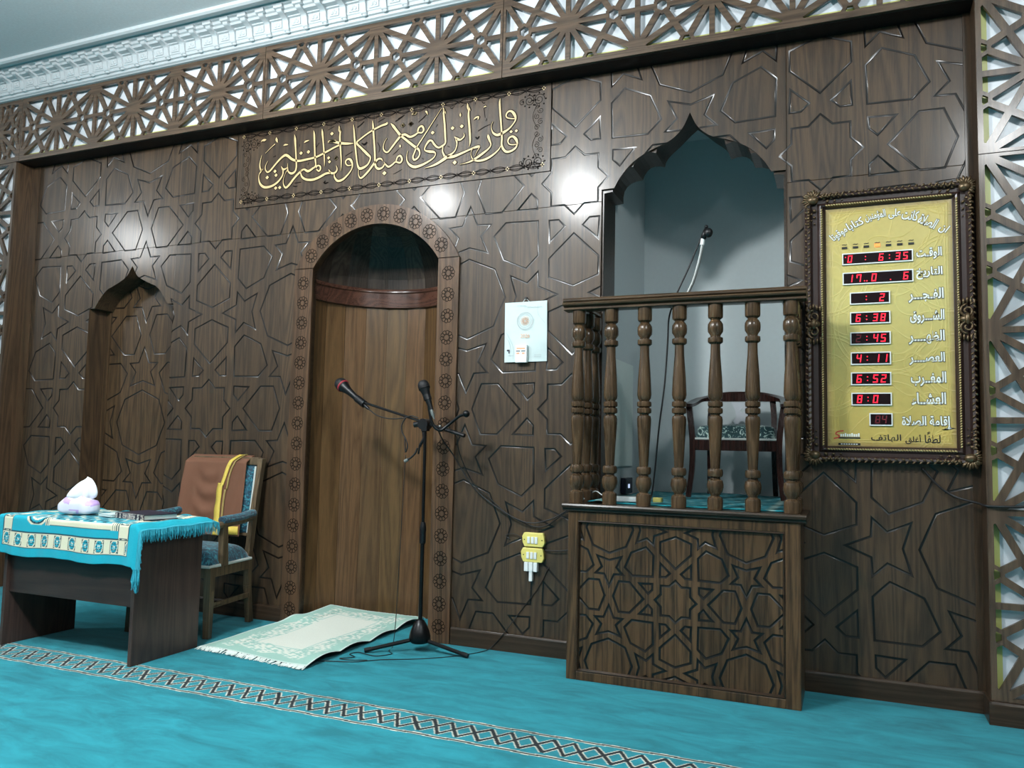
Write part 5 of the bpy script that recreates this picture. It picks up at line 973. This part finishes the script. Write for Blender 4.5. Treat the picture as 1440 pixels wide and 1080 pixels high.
obj('piping', MB().tube([(-.236, -.05, .352), (-.236, -.234, .352), (.236, -.234, .352), (.236, -.05, .352)], .007, 6), M_PIPE, ch, world=False)['label'] = 'white twisted cord'

# ---------------------------------------------------------------- desk
TX0, TX1, TY0, TY1 = 1.075, 2.165, -1.262, -.755
dk = thing('desk', 'dark wooden panel desk at the left, under a turquoise mat', 'desk', ((TX0 + TX1) / 2, (TY0 + TY1) / 2, 0))
obj('desk_top', MB().box(TX0, TX1, TY0, TY1, .727, .752), W_DESKX, dk, bevel=.002)
for x in (1.105, 2.128): obj('side_panel', MB().box(x, x + .025, TY0 + .012, TY1 - .015, .001, .7268), W_DESK, dk, bevel=.0015)
obj('modesty_panel', MB().box(1.1302, 2.1278, TY0 + .035, TY0 + .053, .308, .7268), W_DESKX, dk, bevel=.0015)

# turquoise prayer mat spread over the desk
CX0, CX1, YE, AH, YBK = 1.035, 2.205, TY0 - .010, .222, -.70
LTOT = AH + (YBK - YE)
nu, nv = 300, 190
def matpos(x, a):
    wob = .006 * math.sin(x * 21) + .004 * math.sin(x * 47 + 1)
    if a < AH - .012: y, z = YE - .004 - (.010 + wob) * (1 - a / AH) , .7575 - AH + a + .006 * math.sin(x * 13) * (1 - a / AH)
    elif a < AH + .012: t = (a - AH + .012) / .024; y, z = YE - .004 + .010 * t, .7575 - .012 * (1 - t) ** 2
    else: y, z = YE + .006 + (a - AH - .012), .7575 + .0025 * (1 + math.sin(x * 17 + a * 31)) * min(1, (a - AH) / .05)
    if y > TY1: z -= .35 * (y - TY1); z += .010 * math.sin(x * 26)
    ov = max(0, x - TX1 - .002) if x > 1.6 else max(0, TX0 - x - .002)
    if ov > 0:
        dr = min(ov, .20); s = 1 if x > 1.6 else -1
        x = (TX1 if s > 0 else TX0) + s * (.002 + ov * (.55 + .45 * min(1, max(0, (a - AH) / .5)))); z -= ov * (.75 - .25 * min(1, max(0, (a - AH) / .5)))
    return x, y, z
def matcol(x, a):
    T = (.016, .36, .46); N = (.012, .05, .07); CR = (.72, .68, .50); M_ = (.10, .36, .42)
    r, l = CX1 - x, x - CX0; e = min(l - .0, r); ex = min(l, r)
    if a < .050 or ex < .085 or LTOT - a < .05: 
        if abs(a - .0505) < .004 and ex > .085 or abs(ex - .085) < .003 and a > .05: return N
        return T
    inb = a < .135 or ex < .160 or LTOT - a < .13
    if inb:
        if a < .135: s, h = (x - CX0 - .085) / .1085, (a - .0525) / .080
        elif LTOT - a < .13: s, h = (x - CX0 - .085) / .1085, (LTOT - a - .05) / .08
        else: s, h = (a - .0525) / .165, (ex - .087) / .072
        if h < .05 or h > .95 or ex < .088: return N if (h < .025 or h > .975) else CR
        f = s % 1.0
        if f < .56:
            u, v = (f - .28) / .28, (h - .5) * 2; q = (u * u * .95 + v * v * .75) 
            if max(abs(u), abs(v) * .98) > .94: return N
            if q > .78: return N if (math.sin(u * 14) * math.sin(v * 16) < .4) else CR
            if q > .52: return CR
            return T if math.sin(u * 9) ** 2 + math.sin(v * 8 + 1) ** 2 < 1.1 else N if q > .08 else CR
        return CR
    if a < .139 or ex < .163: return N
    if a < .183: return T
    xi, ai = x - CX0, a
    # pillar and arch design of the field
    p0, p1 = .47, .95
    if .183 <= a < .222 and p0 < xi < p1: return CR if abs(a - .2025) < .0165 else N
    for q in (.44, .455, .470, .955, .970, .985, 1.0):
        if abs(xi - q) < .0075 and .175 < a < .235: return CR if abs(xi - q) < .0045 else N
    d = math.hypot((xi - .36) / 1.0, (a - .25) / .8)
    if .03 < d < .095 and a < .33: return (N, CR, M_, CR, T)[int(d * 75) % 5]
    if a > .225 and .30 < xi < .98:
        s = math.sin(xi * 55) * math.sin(a * 62) + .4 * math.sin(xi * 120 + a * 50); return CR if s > .75 else N if s < -.7 else M_ if s > .2 else (.03, .22, .28)
    s = math.sin(xi * 35 + a * 12) * math.sin(a * 48); return CR if s > .8 and a > .3 else T
Uc = np.linspace(CX0, CX1, nu); Ac = np.linspace(0, LTOT, nv)
cm = MB(); cm.v = [matpos(x, a) for a in Ac for x in Uc]; cm.f = [(j * nu + i, j * nu + i + 1, (j + 1) * nu + i + 1, (j + 1) * nu + i) for j in range(nv - 1) for i in range(nu - 1)]; cm.m = [0] * len(cm.f)
tm = thing('table_mat', 'turquoise prayer mat with a cream border of oval motifs spread on the desk', 'mat', ((CX0 + CX1) / 2, (YE + YBK) / 2, .757))
oc = obj('mat', cm, M_CLOTH, tm, smooth=True, col=[(*matcol(x, a), 1) for a in Ac for x in Uc]); so = oc.modifiers.new('t', 'SOLIDIFY'); so.thickness = .003; so.offset = 1
for name, xs, sg in (('right', CX1, 1), ('left', CX0, -1)):
    fg = MB()
    for i in range(230):
        a = LTOT * (i + rng.uniform(0, 1)) / 230; p = Vector(matpos(xs - sg * .002, a)); L = rng.uniform(.045, .075)
        if a < AH: L *= .9
        o = Vector((sg * rng.uniform(.008, .03) , rng.uniform(-.015, .010), -1)).normalized(); 
        if a < AH: o = (Vector((sg * rng.uniform(.1, .5), rng.uniform(-.15, .05), -1))).normalized()
        mid = p + Vector((sg * .012, 0, -.004)); q = mid + o * L * .5 + Vector((sg * rng.uniform(-.006, .008), rng.uniform(-.004, .004), 0)); fg.tube([p, mid, q, mid + o * L], [.003, .0035, .003, .0012], 4, False)
    if sg > 0:
        for i in range(26):
            p = Vector(matpos(xs, .02)) + Vector((rng.uniform(-.01, .02), rng.uniform(-.012, .012), 0)); fg.tube([p, p + Vector((rng.uniform(-.01, .016), rng.uniform(-.01, .01), -.06)), p + Vector((rng.uniform(-.016, .018), rng.uniform(-.012, .012), -rng.uniform(.09, .13)))], [.004, .0035, .0015], 4, False)
    fo = obj('fringe', fg, M_TEALF, tm); fo['kind'] = 'stuff'

# tissue pack
tp = thing('tissue_pack', 'white and lilac soft tissue pack with a tissue pulled up on the desk', 'tissues', (1.475, -1.07, .7665))
def sup(u, v):
    a, b = u * 2 * PI, (v - .5) * PI; e = .55
    def f(c): return math.copysign(abs(c) ** e, c)
    x, y, z = .122 * f(math.cos(b)) * f(math.cos(a)), .062 * f(math.cos(b)) * f(math.sin(a)), .043 * f(math.sin(b))
    k = 1 + .05 * math.sin(5 * a + 3 * v) * math.cos(b)
    if z > 0: z += .030 * max(0, 1 - (x / .11) ** 2) * max(0, 1 - (y / .06) ** 2) + .006 * math.sin(x * 60 + y * 30)
    return (x * k, y * k, z + .043)
pk = grid(48, 24, sup); pk.f = pk.f; mcol = []
lil = [.0]; 
pk.m = [1 if (math.sin(pk.v[f[0]][0] * 42 + pk.v[f[0]][2] * 50) + .6 * math.sin(pk.v[f[0]][2] * 75 - pk.v[f[0]][0] * 30) > .85) else 0 for f in pk.f]
obj('pack', pk, [M_FILM, M_LILAC], tp, world=False, smooth=True)
ts = MB(); nn, mm = 40, 12; vs = []
for j in range(mm + 1):
    t = j / mm
    for i in range(nn):
        a = 2 * PI * i / nn; r = .080 * (1 - t) ** 1.3 + .048 * math.sqrt(max(0, 1 - ((t - .55) / .46) ** 2)) if t < .995 else .004
        r *= 1 + .16 * math.sin(3 * a + .6) + .10 * math.sin(8 * a + 1.5 * t)
        vs.append((-.012 + .050 * t + r * math.cos(a), .5 * r * math.sin(a) + .004, .080 + .135 * t + .010 * math.cos(a) * t))
ts.add(vs, [(j * nn + i, j * nn + (i + 1) % nn, (j + 1) * nn + (i + 1) % nn, (j + 1) * nn + i) for j in range(mm) for i in range(nn)] + [tuple(range(mm * nn, mm * nn + nn))])
obj('tissue', ts, M_TISSUE, tp, world=False, smooth=True)
tp.rotation_euler = (0, 0, .12)
# book and booklet
bk_ = thing('book', 'thick dark blue book with an ornate spine lying on the desk mat', 'book', (1.955, -1.01, .766), math.radians(-13))
bL, bW, bH = .30, .21, .032
obj('cover', MB().box(-bL / 2, bL / 2, -bW / 2, bW / 2, bH - .004, bH).box(-bL / 2, bL / 2, -bW / 2, bW / 2, 0, .004), M_BOOK, bk_, world=False, bevel=.001)
obj('pages', MB().box(-bL / 2 + .006, bL / 2 - .006, -bW / 2 + .004, bW / 2 - .006, .0042, bH - .0042), M_PAGES, bk_, world=False)
bn = MB().box(-bL / 2, bL / 2, -bW / 2 - .004, -bW / 2 + .003, 0, bH); bn.mi = 1
for dx in (-.115, -.075, .075, .115): bn.box(dx - .008, dx + .008, -bW / 2 - .006, -bW / 2 - .003, .002, bH - .002)
obj('spine', bn, [M_ORN, M_BOOK], bk_, world=False, smooth='keep')['label'] = 'ornate patterned spine'
bt_ = thing('booklet', 'thin white booklet between the tissue pack and the dark book', 'booklet', (1.72, -1.03, .7645), math.radians(-10))
obj('booklet_pages', MB().box(-.075, .055, -.055, .055, .001, .014), M_PAPER, bt_, world=False, bevel=.001)
obj('booklet_cover', MB().box(-.076, .056, -.056, .056, .0141, .0155), M_PAPER, bt_, world=False)

# ---------------------------------------------------------------- armchair behind the desk
ac = thing('armchair', 'wooden armchair with teal brocade seat behind the desk', 'chair', (1.735, -.365, 0), math.radians(8))
for s in (-1, 1):
    obj('leg', MB().bar((s * .285, -.265, .001), (s * .270, -.250, .43), .040, .040, .055, .055), W_ARMCH, ac, world=False, bevel=.003)
    m_ = MB(); pts = [(s * .255, .235, .001), (s * .255, .195, .25), (s * .258, .185, .45), (s * .262, .22, .72), (s * .275, .275, 1.105)]
    for p, q in zip(pts[:-1], pts[1:]): m_.bar(p, q, .036, .048, .036, .048)
    obj('back_leg', m_, W_ARMCH, ac, world=False, bevel=.003)
    obj('side_stretcher', MB().bar((s * .277, -.24, .185), (s * .255, .19, .185), .02, .02).hexa([(s * .268 + a * .010, y, z) for z in (.175, .205) for y in (-.235, .19) for a in (-1, 1)]), W_ARMCH, ac, world=False)
    obj('side_rail', MB().box(s * .262 - .016, s * .262 + .016, -.24, .18, .365, .432), W_ARMCH, ac, world=False, bevel=.002)
    obj('arm_post', MB().bar((s * .285, -.135, .43), (s * .295, -.165, .68), .038, .062, .036, .052), W_ARMCH, ac, world=False, bevel=.003)
    ar_ = obj('armrest', MB().tube(smooth_path([(s * .295, -.235, .690), (s * .297, -.17, .692), (s * .295, .02, .698), (s * .275, .205, .712)], 4), .022, 8), W_ARMCH, ac, world=False, smooth='auto')
    apd = obj('arm_pad', MB().tube(smooth_path([(s * .296, -.195, .714), (s * .297, -.16, .719), (s * .295, .02, .724), (s * .280, .165, .736), (s * .278, .195, .732)], 4), [.012] + [.027] * 15 + [.014], 10), M_BROC, ar_, world=False, smooth='auto'); apd['label'] = 'teal brocade arm pad'
obj('front_rail', MB().box(-.25, .25, -.268, -.235, .365, .432), W_ARMCH, ac, world=False, bevel=.002)
obj('back_stretcher', MB().box(-.235, .235, .165, .185, .36, .42), W_ARMCH, ac, world=False)
obj('top_rail', MB().hexa([(x, y + (z - 1.06) * .14, z) for z in (1.06, 1.112) for y in (.250, .290) for x in (-.259, .259)]), W_ARMCH, ac, world=False, bevel=.003)
def seatp(u, v): return (-.285 + .57 * u, -.275 + .455 * v, .432 + .095 * (1 - abs(2 * u - 1) ** 10) * (1 - abs(2 * v - 1) ** 10) ** .5 + .030 * math.sin(PI * u) * math.sin(PI * v))
obj('seat_cushion', grid(24, 24, seatp), M_BROC, ac, world=False, smooth=True)['label'] = 'teal brocade seat cushion'
obj('piping', MB().tube([(-.286, .175, .437), (-.286, -.277, .437), (.286, -.277, .437), (.286, .175, .437)], .010, 6).tube([(.286, -.105, .44), (.284, -.10, .51)], .006, 6), M_PIPE, ac, world=False)['label'] = 'white twisted cord edging'
def backy(z): return .185 + (z - .45) * .137
def bcush(u, v):
    z = .60 + .46 * v; e = (1 - abs(2 * u - 1) ** 6) * (1 - abs(2 * v - 1) ** 6); return (-.235 + .47 * u, backy(z) - .002 - .045 * e ** .5, z)
obj('back_cushion', grid(20, 20, bcush), M_BROC, ac, world=False, smooth=True)['label'] = 'teal brocade back cushion'
obj('back_board', MB().hexa([(x, backy(z) + dy, z) for z in (.58, 1.08) for dy in (.0, .014) for x in (-.24, .24)]), W_ARMCH, ac, world=False)
obj('back_piping', MB().tube([(.236, backy(.60) - .008, .60), (.238, backy(.84) - .008, .84), (.238, backy(1.05) - .008, 1.05)], .0075, 6).tube([(-.236, backy(.60) - .008, .60), (-.238, backy(1.05) - .008, 1.05)], .0075, 6), M_PIPE, ac, world=False)

# brown cloak hung over the chair back
ckk = thing('cloak', 'brown cloak with yellow embroidered trim draped over the armchair back', 'cloak', tuple(ac.location), ac.rotation_euler.z)
def clk(u, v):
    x = -.285 + .475 * u + .03 * (v) * (u - .5)
    over = .16
    s = v * (.16 + .555)
    if s < over: z = 1.10 - .12 * (1 - s / over) + .022 * math.sin(min(1, s / over) * PI / 2); y = backy(1.10) + .052 - .02 * (s / over)
    else: z = 1.126 - (s - over) * .985; y = backy(z) - .062
    if over <= s < over + .05: t = (s - over) / .05; y = y * t + (backy(1.12) + .03) * (1 - t); z += .004 * math.sin(PI * t)
    f = min(1, max(0, (s - over) / .2))
    y -= f * (.008 * math.sin(u * 19 + 1.2 * v) + .008 * math.sin(u * 9 + 2) + .008 * math.exp(-((u - .42) / .2) ** 2) * math.sin(v * 34 + 8 * (u - .45) ** 2 * 6) * f)
    return x, y, z
q = obj('cloth', grid(70, 90, clk), M_ROBE, ckk, world=False, smooth=True); so = q.modifiers.new('t', 'SOLIDIFY'); so.thickness = .004; so.offset = -1
def strip(path, wd, lift, mat, name, n=6):
    mb = MB(); P = smooth_path(path, n); vs = []
    for i, (u, v) in enumerate(P):
        a, b = P[max(i - 1, 0)], P[min(i + 1, len(P) - 1)]; du, dv_ = (b[0] - a[0]) * .475, (b[1] - a[1]) * .71; L = math.hypot(du, dv_) or 1; nu_, nv_ = -dv_ / L / .475, du / L / .71
        for s in (-1, 1):
            p = clk(min(1, max(0, u + s * nu_ * wd / 2)), min(1, max(0, v + s * nv_ * wd / 2))); vs.append((p[0], p[1] - lift, p[2] + (lift if v < .3 else 0)))
    mb.add(vs, [(2 * i, 2 * i + 1, 2 * i + 3, 2 * i + 2) for i in range(len(P) - 1)]); o = obj(name, mb, mat, ckk, world=False, smooth=True); so = o.modifiers.new('t', 'SOLIDIFY'); so.thickness = .003; so.offset = 0; return o
strip([(.84, .20), (.80, .24), (.735, .33), (.70, .44), (.675, .52)], .026, .006, M_TRIM, 'trim')['label'] = 'yellow embroidered trim'
strip([(.645, .50), (.64, .60), (.645, .75), (.655, .90), (.66, .995)], .046, .007, M_TRIM, 'wide_trim')['label'] = 'wide yellow embroidered trim'
strip([(.90, .20), (.86, .25), (.795, .34), (.765, .44), (.755, .56)], .010, .006, M_GOLDT, 'braid')['label'] = 'thin gold braid'
strip([(.735, .56), (.73, .70), (.735, .85)], .012, .007, M_GOLDT, 'braid')
strip([(.80, .945), (.88, .948), (.985, .945)], .055, .007, M_TRIM, 'hem_trim')['label'] = 'yellow hem corner'

# ---------------------------------------------------------------- prayer rug in front of the niche
FL, FR, BR, BL = np.array((2.190, -.775, .006)), np.array((3.000, -.850, .006)), np.array((2.985, .470, .008)), np.array((2.372, .262, .080))
def rugp(u, v):
    p = (FL * (1 - u) + FR * u) * (1 - v) + (BL * (1 - u) + BR * u) * v
    z = p[2] + .010 + .007 * math.sin(9 * v + 3 * u) * math.sin(4 * u + 1) + .020 * max(0, u - .82) / .18 * abs(math.sin(v * 13)) + .020 * math.exp(-((v - .66) / .06) ** 2) * max(0, 1 - u * 3)
    z = p[2] * (v ** 3) + (z - p[2]) + .002 if False else z
    bx = .02 * math.sin(v * 10) * (1 - u) if u < .2 else 0
    return np.array((p[0] + bx, p[1], z))
nu, nv = 150, 220
def rugc(u, v):
    x, y = u * .80, v * 1.22; MINT, WHT, MID = (.34, .56, .48), (.74, .77, .68), (.44, .62, .55)
    e = min(x, .80 - x, y, 1.22 - y)
    n1 = math.sin(x * 70 + 2 * math.sin(y * 40)) * math.sin(y * 66 + 2 * math.sin(x * 38)); n2 = math.sin(x * 150 + y * 90) * math.sin(y * 140 - x * 60)
    if e < .085 + .02 * math.sin((x + y) * 24): return MINT if e > .012 else (.60, .72, .66)
    if e < .215 + .02 * math.sin((x - y) * 20): return WHT if n1 + .7 * n2 > .05 else MINT
    if abs(e - .222) < .006: return MID
    return WHT
gm2 = MB(); gm2.v = [tuple(rugp(i / (nu - 1), j / (nv - 1))) for j in range(nv) for i in range(nu)]; gm2.f = [(j * nu + i, j * nu + i + 1, (j + 1) * nu + i + 1, (j + 1) * nu + i) for j in range(nv - 1) for i in range(nu - 1)]; gm2.m = [0] * len(gm2.f)
rugt = thing('prayer_rug', 'pale mint and cream prayer rug with white fringes lying in front of the niche', 'rug', (2.60, -.25, 0))
q = obj('pile', gm2, M_RUG, rugt, smooth=True, col=[(*rugc(i / (nu - 1), j / (nv - 1)), 1) for j in range(nv) for i in range(nu)])
und = MB(); und.v = [tuple(rugp(i / 39, j / 59) - np.array((0, 0, .005))) for j in range(60) for i in range(40)]; und.f = [(j * 40 + i, j * 40 + i + 1, (j + 1) * 40 + i + 1, (j + 1) * 40 + i) for j in range(59) for i in range(39)]; und.m = [0] * len(und.f)
obj('underside', und, M_UNDER, rugt, smooth=True)['label'] = 'dark underside'
for v, sg in ((0, -1), (1, 1)):
    fg = MB()
    for i in range(190):
        u = rng.uniform(0, 1); p = Vector(rugp(u, v)) - Vector((0, 0, .002)); L = rng.uniform(.025, .045); d_ = Vector((rng.uniform(-.5, .5), sg, 0)).normalized()
        if v == 1: L *= .7
        fg.tube([p, p + d_ * L * .5 + Vector((0, 0, -.004)), Vector((p.x + d_.x * L, p.y + d_.y * L, max(.004, p.z - .012)))], [.0032, .003, .0018], 4, False)
    fo = obj('fringe', fg, M_FRINGE, rugt); fo['kind'] = 'stuff'
